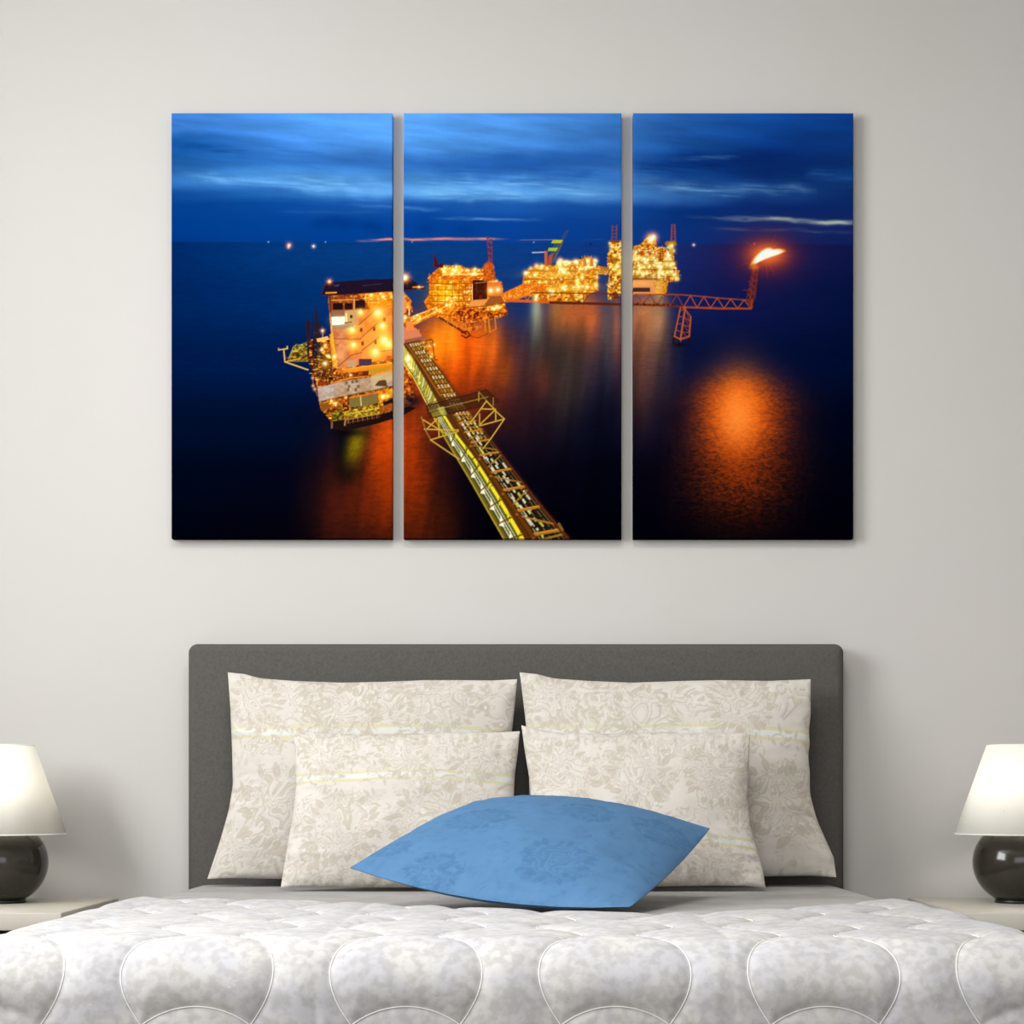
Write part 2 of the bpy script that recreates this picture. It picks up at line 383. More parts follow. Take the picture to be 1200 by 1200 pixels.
    R.rect(714.5, 281.5, 726, 284, (120, 60, 14))
    R.light(724, 312, 5, (255, 225, 90), k=.8); R.light(726, 298, 3); R.light(717, 289, 3); R.light(726, 320, 3)
    R.poly([(700, 312), (714, 313), (714, 322), (700, 321)], (170, 104, 20)); R.clutter([(700, 312), (714, 313), (714, 322), (700, 321)], 30, yel, (1, 3), 103)
    B = [(736, 291), (744, 288), (751, 286), (757, 279), (762, 276), (768, 279), (770, 289), (779, 290), (784, 295), (789, 298), (791, 310), (796, 318), (796, 329), (783, 331), (781, 343), (775, 345), (768, 330), (736, 325)]
    R.poly(B, (206, 128, 36)); R.clutter(B, 330, yel, (1, 3.5), 104); R.grit(B, 202, .5, 1.35)
    for yy in (297, 306, 315.5, 323.5): R.line((736, yy), (793, yy+.5), 1.4, (104, 52, 10), .85)
    for x in (750, 758, 776, 766): R.rect(x, 294, x+5, 300, (190, 52, 14), .85)
    for x in (747, 756, 765, 774, 783): R.line((x, 290), (x, 305), .7, (112, 52, 12), .7)
    R.poly([(736, 324.5), (770, 325.5), (772, 330), (736, 328)], (96, 50, 14), .8)
    R.lamps([(736, 290), (790, 292), (796, 330), (736, 324)], 62, (1.2, 2.8), ((255, 214, 90), (240, 240, 170), (255, 180, 60)), 105)
    for x, y in ((749, 311), (761, 312), (772, 312), (781, 310), (786, 311), (748, 319), (758, 320), (776, 320), (782, 319), (790, 322), (793, 326), (745, 303), (755, 303), (766, 302), (783, 300)): R.light(x, y, 3.1, (255, 222, 100), k=.95)
    R.poly([(780, 283), (792, 282), (793, 287), (784, 289), (779, 286)], (150, 92, 16)); R.rect(784, 287, 789, 298, (200, 150, 40)); R.light(787, 288, 3.5, (255, 230, 100)); R.light(783, 290, 2.2)
    for xa in (786.5, 791.5): R.line((xa, 283), (xa-(xa-789)*.35, 263), 1.1, (160, 74, 40))
    for k in range(6): R.line((786.7+k*.12, 282-k*3.4), (791.3-k*.25, 280.5-k*3.4), .6, (150, 70, 40))
    R.star(763, 280, 10, (255, 120, 50)); R.light(763, 280, 6, (255, 130, 40), (255, 250, 225), 1); R.light(766, 277.5, 4, (255, 150, 60), (255, 250, 225), 1)
    R.poly([(738, 328), (768, 328), (779, 346), (738, 346)], (240, 150, 78), .85); R.glow(752, 332, 18, 5, (255, 178, 92), .7); R.poly([(768, 328), (782, 331), (780, 344), (774, 347), (766, 334)], (196, 120, 22)); R.clutter([(768, 328), (782, 331), (780, 344), (774, 347), (766, 334)], 40, yel, (1, 3), 106)
    R.glow(772, 340, 5, 9, (255, 190, 80), .6); R.rect(738, 337, 762, 342, (44, 30, 34), .9)

    # --- distant platform, centre
    C = [(612, 336), (614, 322), (622, 314), (638, 310), (650, 311), (656, 306), (672, 306), (684, 303), (690, 300), (698, 306), (701, 325), (701, 340), (690, 345), (684, 353), (632, 353), (612, 342)]
    R.poly(C, (226, 134, 26)); R.clutter(C, 420, [(255, 200, 60), (250, 160, 30), (200, 96, 12), (140, 56, 8), (255, 230, 140), (240, 130, 20)], (1, 4), 111); R.grit(C, 203, .55, 1.3)
    [R.path([(616, y+1), (640, y+2), (664, y+1.6), (700, y)], 1.3, (150, 62, 8), .75) for y in (316, 326, 334, 340)]; [R.line((x, 318), (x+.5, 344), .9, (170, 80, 10), .6) for x in range(618, 702, 8)]
    R.glow(655, 322, 34, 5, (255, 214, 90), .55); R.glow(660, 337, 34, 4.5, (255, 206, 70), .55)
    R.lamps(C, 60, (1.2, 3), ((255, 206, 80), (255, 180, 50)), 112)
    R.lamps([(654, 305), (700, 305), (700, 316), (654, 316)], 22, (1.4, 2.6), ((255, 226, 140),), 113)
    for x, y in ((629, 312), (656, 306), (616, 320), (674, 307), (697, 305), (696, 311), (688, 306), (660, 318), (627, 322), (660, 337), (678, 336), (688, 336), (698, 334), (648, 342)): R.light(x, y, 3.2, (255, 200, 90), (255, 250, 230), 1)
    R.star(629, 312, 5, (255, 110, 60)); R.star(657, 305, 6, (255, 120, 60), 10)
    for x in (685, 693): R.poly([(x-2, 312), (x-.6, 300), (x+.8, 299), (x+3, 312)], (196, 120, 50), .9)
    for p, q, c, a in (((641, 311), (664, 270), (110, 90, 80), .5), ((646, 311), (666, 270), (120, 90, 70), .35), ((650, 304), (660, 282), (150, 90, 40), .7)): R.line(p, q, 1.2, c, a)
    R.poly([(640, 308), (649, 308), (660, 282), (650, 284)], (110, 100, 80), .4)
    R.poly([(643, 290.5), (654, 290.5), (652, 294), (642, 294)], (166, 196, 40), .9); R.poly([(648, 281), (659.5, 281), (657.5, 285), (646, 285)], (190, 196, 20), .9)
    R.line((610, 281), (650, 281), .8, (96, 92, 130), .7); R.line((624, 296), (638, 295.5), 1.2, (214, 200, 200), .9)
    R.rect(638, 294, 641.5, 311, (190, 90, 50)); R.poly([(643, 300), (648, 297), (646, 310), (642, 312)], (170, 74, 40))
    R.clutter([(632, 345), (684, 345), (684, 354), (632, 354)], 60, [(230, 130, 30), (120, 44, 8), (250, 180, 60), (60, 24, 20)], (1, 4), 114)
    for x in (634, 645, 658, 672, 684): R.line((x, 345), (x, 362), 1.3, (150, 70, 20), .7)
    # bridge from the centre platform to the middle one
    R.poly([(586, 345), (612, 333), (640, 332), (640, 342), (615, 348), (596, 354), (588, 354)], (222, 110, 20)); R.clutter([(588, 346), (612, 334), (640, 333), (640, 342), (615, 347), (590, 353)], 90, [(255, 190, 60), (160, 60, 8), (255, 150, 30), (250, 214, 110)], (1, 3), 115, -.4)

    # --- long low bridge to the flare
    dk = (104, 36, 14)
    R.line((622, 343), (741, 344.5), 1.2, dk); R.line((590, 352), (660, 354.5), 3, (206, 92, 22)); R.line((645, 354.5), (741, 357), 3, (90, 32, 14))
    for x in range(598, 640, 10): R.line((x, 352), (x+5, 344), .9, (210, 100, 24)); R.line((x+5, 344), (x+10, 352), .9, (210, 100, 24))
    R.line((713, 344), (722, 355), .8, (110, 50, 20)); R.light(628, 351, 2.6, (230, 230, 200))
    for p, q in (((668, 345), (676, 355)), ((690, 345), (684, 355))): R.line(p, q, .8, dk)
    tc = [(738, 345), (790, 345.3), (802, 345.6), (845, 349.5), (880, 352)]; bc = [(738, 356.5), (790, 358.5), (802, 360), (845, 361.5), (880, 361.5)]
    R.path(tc, 1.4, (150, 66, 30)); R.path(bc[:3], 2.6, (104, 38, 14)); R.path(bc[2:], 2.2, (168, 62, 24))
    for k in range(18):
        a = along(tc if k % 2 else bc, k/18); b = along(bc if k % 2 else tc, (k+1)/18); R.line(a, b, 1.0, (176, 82, 40) if k > 7 else (130, 56, 26))
    R.clutter([(738, 354), (790, 356), (790, 359), (738, 358)], 50, [(50, 18, 10), (170, 70, 20)], (1, 3), 121)
    for a, b, w in (((797.5, 360), (790, 396), 1.4), ((803, 360), (797, 401), 1.9), ((809.5, 371), (807.5, 397), 1.6), ((800, 360), (809.5, 371), .8)): R.line(a, b, w, (186, 84, 38))
    for k in range(5):
        t = k/4; p = lerp2((797, 364), (790, 394), t); q = lerp2((803, 362), (797, 398), t); r = lerp2((809.5, 371), (807.5, 396), t)
        R.line(p, q, .8, (170, 76, 36)); R.line(q, r, .8, (170, 76, 36))
        if k < 4: R.line(q, lerp2((809.5, 371), (807.5, 396), t+.25), .7, (150, 66, 34))
    R.path([(790, 394), (797, 397), (808, 394)], 1.0, (196, 92, 40)); [R.line((x, y), (x-.4, y+6), 2.2, (28, 14, 20)) for x, y in ((789.6, 396), (796.6, 400), (807.4, 396))]; R.glow(797, 404, 9, 2, (6, 8, 20), .8)
    for a, b, w in (((875, 351), (882.5, 313), 1.0), ((881, 361), (888, 314), 1.8), ((878, 356), (884, 316), 2.8), ((885, 350), (888.5, 314), 1.0)): R.line(a, b, w, (104, 42, 26))
    for k in range(7):
        t = k/6; p = lerp2((875, 351), (882.5, 313), t); q = lerp2((882, 360), (888.5, 314), t); R.line(p, q, .8, (140, 56, 30))
        if k < 6: R.line(p, lerp2((882, 360), (888.5, 314), t+.16), .7, (110, 46, 30))
    R.path([(871, 340), (884, 341)], .7, (120, 44, 40)); R.path([(876, 330), (888, 328)], .7, (130, 50, 40)); R.line((880, 362), (881, 352), 2, (150, 58, 26))
    # flare
    R.glow(899, 300, 42, 32, (92, 26, 56), .6); R.glow(899, 299, 25, 17, (226, 70, 28), .85, 2); R.glow(899, 298, 17, 10, (255, 150, 70), .8, 2)
    for a in np.linspace(0, 6.283, 22)[:-1]:
        L = 24+14*math.sin(a*5+1); 
        for t in range(6): R.line((897+math.cos(a)*L*t/6, 300+math.sin(a)*L*.8*t/6), (897+math.cos(a)*L*(t+1)/6, 300+math.sin(a)*L*.8*(t+1)/6), 1.0, (236, 100, 56), .32*(1-t/6))
    fl = [(882, 308.5), (884, 303.5), (888, 298.5), (893, 294), (898, 291.3), (902, 291), (906, 292.5), (911, 292), (916, 293), (918, 295), (912, 298.2), (905, 300.5), (898, 303), (891, 306), (886, 308.8)]
    cx, cy = 899, 298
    for sc, c, a in ((1.22, (255, 120, 40), .55), (1.1, (255, 190, 90), .8), (.97, (255, 240, 200), 1), (.82, (255, 255, 246), 1)): R.poly([(cx+(x-cx)*sc, cy+(y-cy)*sc) for x, y in fl], c, a)
    R.glow(884, 312, 5, 3, (255, 140, 50), .7); R.glow(884, 314, 4, 3, (214, 100, 40), .6)

    # --- middle platform
    D = [(501, 326), (508, 319), (515, 313), (519, 311), (541, 311), (545, 314), (567, 315), (571, 308), (577, 307), (581, 329), (588, 330), (590, 345), (592, 356), (594, 369), (588, 371), (572, 374), (548, 379), (535, 376), (513, 372), (500, 361), (497, 353), (503, 346), (503, 328)]
    org = [(255, 170, 40), (240, 120, 14), (190, 74, 8), (140, 48, 8), (255, 206, 80), (228, 100, 10)]
    R.poly(D, (228, 116, 16)); R.clutter(D, 420, org, (1, 4.5), 131); R.grit(D, 204, .55, 1.25)
    R.glow(522, 344, 16, 14, (255, 206, 20), .75); R.clutter([(505, 332), (552, 332), (552, 358), (505, 358)], 120, [(255, 230, 60), (255, 180, 20), (200, 110, 10), (255, 240, 150)], (1, 4), 132)
    R.poly([(517, 314), (541, 313), (541, 322), (520, 323)], (255, 190, 50), .7); R.path([(519, 322), (566, 321)], 2.2, (250, 186, 96), .9); R.path([(503, 327), (569, 328)], 1.5, (224, 104, 24), .9); R.path([(503, 332), (555, 333)], 1, (170, 66, 8), .7)
    for x in (538, 543, 548, 552): R.line((x, 335), (x, 352), 1.0, (190, 80, 10), .7)
    R.lamps(D, 55, (1.1, 2.6), ((255, 200, 60), (255, 160, 30)), 133)
    R.lamps([(517, 313), (566, 316), (566, 322), (520, 322)], 18, (1.2, 2.6), ((255, 220, 110),), 134)
    [R.path([(503, y), (530, y+1), (556, y)], 1.1, (160, 66, 8), .8) for y in (332, 339, 346, 353, 358)]; [R.line((x, 324), (x, 358), .9, (180, 80, 10), .6) for x in (506, 513, 522, 530, 538, 546)]
    R.rect(554, 328, 571, 352, (64, 18, 8)); R.clutter([(556, 330), (569, 330), (569, 351), (556, 351)], 22, [(100, 36, 14), (40, 8, 6), (140, 60, 30)], (1, 3), 135, al=.6); R.path([(557, 332), (571, 330)], .9, (200, 150, 90), .7); R.line((553.5, 333), (553.5, 352), 1, (250, 196, 110))
    R.poly([(571, 331), (587, 330), (589, 346), (571, 347)], (214, 104, 44)); R.light(575, 340.5, 4.4, (255, 190, 80), (255, 255, 230), 1); R.light(583.5, 339.5, 3.8, (255, 190, 80), (255, 255, 230), 1); R.light(578, 328, 2.6, (255, 170, 60))
    R.poly([(552, 352), (573, 350), (566, 358), (548, 361)], (228, 146, 70), .9); R.poly([(567.5, 358), (575, 347), (587, 347), (592, 355)], (150, 78, 34)); R.path([(540, 361), (566, 359), (592, 355)], 1.2, (120, 40, 16), .9)
    R.poly([(532, 362), (594, 360), (594, 369), (572, 374), (548, 379), (534, 374)], (206, 94, 20), .75); R.clutter([(532, 362), (594, 360), (594, 369), (572, 374), (548, 379), (534, 374)], 150, [(250, 150, 40), (120, 40, 8), (90, 28, 8), (240, 110, 20)], (1, 3.5), 136); R.grit([(532, 362), (594, 360), (594, 369), (572, 374), (548, 379), (534, 374)], 205, .3, 1.3)
    R.lamps([(565, 361), (590, 357), (590, 361), (565, 364)], 8, (1.4, 2.4), ((255, 200, 60),), 137); R.light(583, 360, 3)
    for a, b, w in (((568, 374), (569, 388), 1.6), ((572.5, 373), (574, 389), 1.8), ((580, 371), (581, 386), 1.3), ((581, 386), (574, 389), 1), ((546, 378), (546, 390), 1.2), ((515, 372), (546, 391), 2.2), ((522, 372), (548, 388), 1.6)): R.line(a, b, w, (216, 120, 30) if w < 2 else (86, 30, 10))
    R.clutter([(513, 372), (535, 376), (570, 376), (570, 384), (547, 390)], 60, [(250, 160, 40), (96, 32, 8), (220, 100, 14)], (1, 4), 138, .5)
    R.path([(541, 390), (547, 388), (551, 393), (546, 396), (541, 393)], 1.6, (74, 24, 10)); R.path([(551, 394), (560, 396), (572, 391)], 1, (120, 40, 8), .7)
    R.path([(505, 330), (508.5, 300)], .6, (90, 30, 40), .6); R.poly([(508, 297), (509.5, 299), (514, 310), (520, 308), (519, 314), (509, 313), (508.6, 306)], (74, 18, 20)); R.path([(514, 309), (570, 300), (575, 296)], .5, (30, 30, 90), .5)
    for a, b in (((571, 278), (574, 316)), ((576, 280), (577, 316)), ((572, 316), (566, 328)), ((577, 312), (580, 328))): R.line(a, b, 1.1, (130, 44, 30))
    for k in range(11): R.line((571.4+k*.2, 279+k*3.4), (576.2, 281+k*3.4), .8, (170, 66, 36) if k % 2 else (110, 34, 30))
    R.poly([(567, 310), (573, 305), (578, 310), (580, 329), (566, 329)], (190, 74, 20), .75); R.clutter([(566, 310), (578, 308), (580, 329), (566, 329)], 40, [(120, 36, 10), (240, 130, 40)], (1, 3), 139)
    # walkway up to it from the near platform
    R.poly([(474, 371), (482, 371), (505, 362), (530, 350), (534, 360), (512, 368), (486, 381), (478, 388), (474, 384)], (226, 118, 20)); R.clutter([(476, 374), (505, 363), (530, 351), (534, 359), (486, 380)], 90, [(255, 220, 110), (255, 180, 40), (170, 70, 8), (140, 50, 8)], (1, 3), 141, -.5); R.line((480, 381), (530, 355), 1.1, (255, 196, 70)); R.line((483, 371), (512, 360), .9, (255, 200, 100)); R.lamps([(480, 372), (530, 352), (532, 358), (484, 380)], 16, (1, 2), ((255, 210, 80),), 142)

    # --- near platform
    E = [(384, 343), (470, 339), (482, 352), (484, 366), (478, 372), (488, 385), (498, 398), (476, 402), (486, 470), (460, 486), (404, 504), (388, 502), (386, 486), (376, 480), (372, 455), (366, 430), (360, 418), (364, 398), (378, 396), (389, 398), (386, 365)]
    R.poly(E, (190, 96, 24))
    R.clutter(E, 300, [(230, 130, 30), (110, 44, 10), (250, 180, 60), (70, 26, 12)], (1, 4), 151); R.grit(E, 206, .3, 1.5, .35, .4)
    R.poly([(385, 344), (470, 340), (470, 364), (386, 366)], (140, 60, 14)); R.poly([(420, 344), (472, 341), (472, 362), (434, 362)], (234, 126, 16)); R.clutter([(388, 345), (428, 344), (432, 358), (390, 356)], 70, [(90, 36, 10), (60, 22, 12), (200, 110, 40), (230, 150, 60)], (1, 4), 152); R.clutter([(424, 345), (472, 343), (472, 360), (434, 360)], 70, [(255, 190, 50), (190, 80, 8), (255, 220, 120), (150, 56, 8)], (1, 4), 153)
    for x, y, r in ((435, 346, 3.4), (449, 348, 3.4), (460, 347, 3), (446, 344, 2.4), (394, 343.5, 2.6)): R.light(x, y, r, (255, 180, 50))
    for a in ((390, 355, 402, 363), (404, 355, 413, 362.5), (416, 352, 428, 361)): R.rect(*a, (30, 14, 18))
    R.path([(389, 352), (416, 351)], 1.5, (206, 130, 70)); R.line((415, 352), (415, 362), 1.3, (236, 170, 90)); R.line((386.5, 347), (389, 384), 1.2, (70, 30, 14))
    fac = [(387, 383), (404, 382), (420, 381), (420, 364), (434, 362), (470, 360), (470, 418), (436, 424), (393, 433)]
    R.poly([(388, 364), (405, 363), (405, 371), (388, 372)], (134, 88, 60)); R.poly([(404, 364), (424, 362), (424, 381), (404, 382)], (190, 146, 92)); R.poly(fac, (230, 128, 54)); R.poly([(388, 384), (407, 383), (409, 428), (393, 433)], (206, 128, 78)); R.grit(fac, 212, .82, 1.12, .12, .12)
    R.glow(445, 400, 26, 30, (250, 158, 50), .6)
    R.poly([(393, 433), (408, 418), (424, 412), (424, 424)], (206, 118, 62), .6)
    R.poly([(388, 380.5), (405, 379.5), (414, 380), (414, 384), (389, 386)], (150, 116, 84)); R.poly([(388.5, 371.5), (404, 371), (404, 380), (389, 381)], (255, 252, 216)); R.rect(404.5, 367, 407, 377, (250, 216, 130), .8); R.rect(410, 369, 413, 373, (60, 40, 20)); R.glow(397, 376, 9, 6, (255, 252, 220), .5); R.line((404, 378.5), (412, 377.5), 1.2, (70, 60, 30))
    R.path([(387, 372), (388.5, 383), (394, 433)], 1.3, (250, 180, 70), .8)
    for p in ([(420, 381), (441, 362)], [(423, 396), (442, 379)], [(408, 398), (423, 397)], [(424, 411), (444, 395)], [(392, 433), (412, 416), (424, 413)], [(444, 412), (460, 410)], [(390, 397), (408, 397)]): R.path(p, .9, (120, 56, 22), .85)
    for x, y in ((423.3, 386.5), (438.5, 385.5), (425, 402.5), (440, 401), (450.5, 374.5)): R.rect(x-1.6, y-2.2, x+1.6, y+2.2, (120, 56, 20))
    for x, y, r in ((443, 367, 7), (412.5, 387, 4.6), (414.5, 404, 4.4), (448.5, 382, 5), (450, 399, 6.5), (440, 413, 6), (422.5, 366, 3.2), (455, 404, 5)): R.light(x, y, r*1.15, (255, 200, 50), (255, 255, 225), 1); R.glow(x, y+2.5, r*.9, r*.6, (255, 210, 60), .5)
    R.rect(420.5, 420.5, 435.5, 428.5, (72, 46, 66)); R.poly([(406, 423), (418, 421), (418, 429), (407, 431)], (190, 144, 104)); R.poly([(400, 433), (470, 423), (470, 437), (400, 441)], (226, 132, 26)); R.line((400, 433), (470, 424), .9, (250, 180, 70), .8); R.poly([(430, 433), (458, 429), (458, 433), (434, 439)], (176, 134, 30), .8); R.rect(453, 417, 459, 423, (190, 80, 20), .8)
    R.poly([(372, 447), (398, 438), (432, 434), (432, 441), (372, 453)], (120, 50, 16)); R.clutter([(372, 430), (392, 432), (432, 434), (432, 441), (374, 452)], 110, [(70, 26, 14), (220, 110, 30), (40, 16, 14), (250, 160, 60), (150, 70, 20)], (1, 4), 154); R.rect(425, 435, 432, 441, (90, 34, 20), .9); R.light(411, 439.5, 2.4, (255, 170, 90)); R.path([(388, 449), (410, 443), (432, 441)], 1.6, (236, 140, 40), .8)
    R.poly([(372, 455), (400, 447), (434, 442), (462, 435), (470, 434), (470, 450), (440, 457), (400, 465), (374, 471)], (178, 150, 124)); R.poly([(372, 455), (392, 449.5), (392, 466), (374, 471)], (176, 158, 146)); R.grit([(372, 455), (400, 447), (470, 432), (470, 450), (400, 465), (374, 471)], 211, .86, 1.08, .2, .3); R.poly([(434, 440), (470, 432), (470, 444), (434, 449)], (198, 170, 116), .7)
    for x, y in ((406, 449), (409, 453), (413, 448), (418, 447), (420, 453), (408, 457), (417, 457)): R.rect(x-1.6, y-2, x+1.6, y+1.6, (92, 80, 40), .85)
    for x in (392, 405, 421, 434): R.line((x, 451-(x-372)*.17), (x, 467-(x-372)*.16), .6, (130, 108, 84), .8)
    R.poly([(439, 452), (444, 446), (452, 445), (454, 453)], (84, 56, 30)); R.path([(374, 471), (400, 465), (440, 457), (470, 450)], 1.2, (96, 60, 24))
    R.poly([(374, 471), (470, 451), (474, 470), (460, 486), (404, 498), (388, 494), (378, 482)], (150, 84, 18)); R.clutter([(374, 472), (470, 452), (474, 470), (460, 484), (404, 496), (388, 492), (378, 482)], 180, [(220, 130, 30), (90, 40, 10), (60, 24, 10), (250, 170, 40)], (1, 4), 155, -.2); R.grit([(374, 471), (470, 451), (474, 470), (460, 486), (404, 498), (388, 494), (378, 482)], 207, .3, 1.5)
    R.poly([(375, 474), (386, 471), (386, 479), (377, 482)], (130, 74, 24)); R.clutter([(385, 467), (408, 464), (409, 478), (387, 481)], 55, [(190, 50, 10), (120, 30, 8), (255, 180, 60), (60, 16, 8)], (1, 4), 156); R.light(393, 473, 3.4, (255, 180, 60)); R.light(388, 470, 2); R.light(405, 466, 2.2, (255, 150, 40))
    R.poly([(409, 467), (421, 464.5), (443, 461), (443, 472), (424, 477), (410, 479)], (116, 100, 50)); R.line((422.5, 464), (423.5, 478), 1.5, (196, 176, 110)); R.path([(410, 466), (432, 462), (443, 459)], 1.4, (240, 110, 30), .9)
    R.poly([(443, 459), (472, 452), (474, 462), (444, 470)], (240, 150, 26), .8); R.rect(448, 458, 452, 463, (190, 60, 16)); R.lamps([(443, 459), (470, 452), (470, 462), (444, 468)], 8, (1.5, 3), ((255, 200, 50),), 157)
    R.poly([(388, 482), (402, 480), (402, 494), (390, 495)], (104, 94, 26)); R.poly([(404, 482), (444, 474), (444, 486), (406, 494)], (176, 150, 36)); R.clutter([(388, 482), (444, 475), (444, 487), (390, 495)], 70, [(220, 200, 70), (80, 60, 12), (190, 160, 40), (120, 90, 20)], (1, 4), 158); R.grit([(388, 480), (444, 473), (444, 488), (390, 496)], 208, .35, 1.2); R.path([(404, 486), (444, 478)], 1, (230, 200, 80), .8); R.line((415, 480), (424, 486), .9, (230, 190, 70)); R.poly([(446, 476), (474, 468), (474, 477), (446, 484)], (150, 70, 24), .8); R.poly([(448, 472), (462, 466), (460, 472), (450, 475)], (20, 12, 14), .9)
    R.poly([(386, 494), (444, 486), (480, 476), (488, 478), (470, 488), (440, 497), (406, 505), (390, 503)], (26, 14, 12)); R.path([(389, 501), (389, 495)], 2, (120, 80, 60))
    for k in range(7): x = 408+k*5.6; R.line((x, 496-k*1.05), (x+.4, 492-k*1.05), .8, (176, 130, 90), .8); R.line((x, 496-k*1.05), (x+3.5, 494.5-k*1.05), .8, (150, 70, 40), .8)
    R.line((405, 492), (444, 485), 1.1, (170, 130, 50), .9); R.line((404, 498), (405, 491), 2.2, (150, 110, 60))
    # left wing: cranes, boom and lit decks
    R.clutter([(360, 398), (392, 396), (392, 446), (366, 446)], 150, [(240, 140, 30), (120, 56, 14), (50, 22, 14), (255, 190, 70), (170, 90, 26)], (1, 4), 161)
    R.poly([(338, 420), (345, 405), (352, 404), (360, 400), (363, 412), (362, 424), (340, 424)], (150, 120, 30), .8); R.clutter([(338, 420), (346, 405), (362, 401), (363, 422)], 50, [(200, 200, 60), (80, 90, 20), (220, 140, 30), (110, 60, 16)], (1, 4), 162); R.grit([(336, 421), (345, 404), (362, 400), (363, 424)], 209, .3, 1.5)
    R.poly([(365, 420), (369, 372), (370.7, 357), (372.4, 372), (375, 400), (378, 420)], (34, 26, 30)); R.poly([(358.5, 384), (359, 376), (363.5, 375), (364, 384), (362, 420), (360.5, 420)], (38, 22, 28)); R.clutter([(366, 380), (374, 380), (377, 418), (364, 418)], 30, [(110, 70, 40), (16, 14, 24)], (1, 3), 163, al=.7); R.line((366, 367), (376, 384), .7, (40, 26, 30)); R.path([(360, 384), (377, 382)], 1.1, (40, 22, 26))
    R.poly([(360, 418), (376, 414), (392, 424), (390, 445), (368, 444)], (60, 28, 16), .8); R.clutter([(360, 418), (376, 414), (392, 424), (390, 445), (368, 444)], 70, [(236, 130, 30), (40, 16, 12), (150, 80, 24), (250, 180, 70)], (1, 4), 164); R.grit([(360, 396), (388, 396), (396, 424), (392, 446), (366, 446)], 210, .35, 1.6)
    R.path([(326.5, 410), (337, 408.5), (336.5, 406)], 1.3, (222, 178, 86)); R.path([(326.5, 408), (326.8, 410.5)], 1, (200, 150, 70)); R.path([(332.4, 409.5), (334, 424), (361, 433.5)], 1.5, (220, 170, 76)); R.path([(334, 424), (352, 420)], 1.3, (210, 160, 50)); R.path([(338, 421), (344, 406)], .9, (160, 150, 60))
    R.poly([(371, 397), (384, 394), (386, 398), (372, 401)], (250, 176, 90)); R.line((378.3, 388), (378.3, 396), .8, (236, 160, 90)); R.star(378, 387.5, 6, (255, 120, 50), 10)
    R.poly([(386, 392), (390, 390), (396, 432), (390, 430)], (252, 170, 40), .8)
    for x, y, r in ((377, 410, 3), (381, 405, 3), (381, 426, 4.4), (385, 417, 3), (392, 418, 3), (366.5, 443, 1.8), (367, 452, 1.8), (369, 456, 2)): R.light(x, y, r, (255, 190, 70))
    R.glow(386, 409, 3.6, 4, (190, 100, 40), .7); R.path([(366, 438), (367, 450), (372, 464)], 1.2, (200, 90, 30), .7); R.glow(374, 418, 2, 1.6, (120, 180, 120), .6); R.glow(388, 416, 2, 1.6, (60, 130, 60), .6)
    # helideck
    R.poly([(377, 343.5), (381.5, 331), (398, 330), (430, 327.5), (460, 326.5), (476, 324.5), (484, 329), (497, 336), (498, 338.5), (486, 340), (462, 341.5), (400, 346), (378, 346.5)], (28, 16, 34)); R.path([(377, 344), (382, 331)], .8, (80, 30, 30)); R.path([(378, 346), (400, 345.5), (462, 341), (497, 338.5)], .9, (90, 36, 24), .9); R.poly([(390, 335), (398, 333), (396, 336)], (60, 56, 96)); R.line((425, 335), (448, 332.5), .8, (60, 50, 90), .8); R.line((382, 343.3), (394, 342.8), 1.6, (240, 150, 50))
    R.line((484, 336.5), (496, 336.3), 1.5, (236, 130, 40)); R.light(491, 336.3, 2.2, (255, 170, 60)); R.star(386, 330, 7, (255, 110, 50)); R.star(474.5, 325.5, 12, (255, 140, 60), 18); R.light(474.5, 325.5, 4, (255, 170, 80), (255, 250, 230), 1)
    R.poly([(472, 350), (477, 352), (476, 366), (472, 368)], (220, 130, 60)); R.poly([(472, 383), (487, 384), (498, 398), (474, 403)], (206, 118, 80)); R.poly([(474, 398), (498, 393.5), (498, 398.5), (474, 404)], (150, 84, 64)); R.poly([(476, 378), (482, 376), (486, 386), (476, 388)], (226, 130, 60)); R.light(475, 372, 3.6, (255, 200, 80)); R.rect(479, 362, 480, 369, (236, 220, 190)); R.light(477.5, 360, 1.4)

    # --- great walkway towards the viewer
    outer = [(472, 424), (486, 445), (500, 473), (521, 513), (550, 561), (592, 634)]
    innr = [(472, 402), (487, 425), (500, 447), (520, 483), (537, 510), (558, 537), (586, 581), (617, 634)]
    chord = [(475, 402), (492, 426), (512, 458), (528, 483), (545, 512), (570, 549), (599, 592), (628, 634)]
    right = [(490, 399), (505, 419), (520, 438), (535, 461), (563, 499), (600, 549), (636, 596), (668, 634)]
    def band(a, b, col, al=1., n=40):
        R.poly([along(a, k/n) for k in range(n+1)]+[along(b, 1-k/n) for k in range(n+1)], col, al)
    R.glow(482, 470, 14, 8, (8, 6, 22), .8)
    band(chord, right, (34, 24, 12)); band([along(chord, k/20) for k in range(9)], [along(right, k/20) for k in range(9)], (92, 54, 16)); band(outer, innr, (96, 88, 28)); band(innr, chord, (84, 44, 14))
    def run(f, w0, w1, c, al, t0=0., t1=1., base=(0, 1), n=44, skip=None):       # a line running the length of the side or the roof
        A, B = ((outer, innr), (chord, right))[base[0]]
        for k in range(n):
            t = t0+(t1-t0)*k/n; q = t0+(t1-t0)*(k+1.05)/n
            if skip and skip(k): continue
            R.line(lerp2(along(A, t), along(B, t), f), lerp2(along(A, min(1, q)), along(B, min(1, q)), f), w0+(w1-w0)*t, c, al)
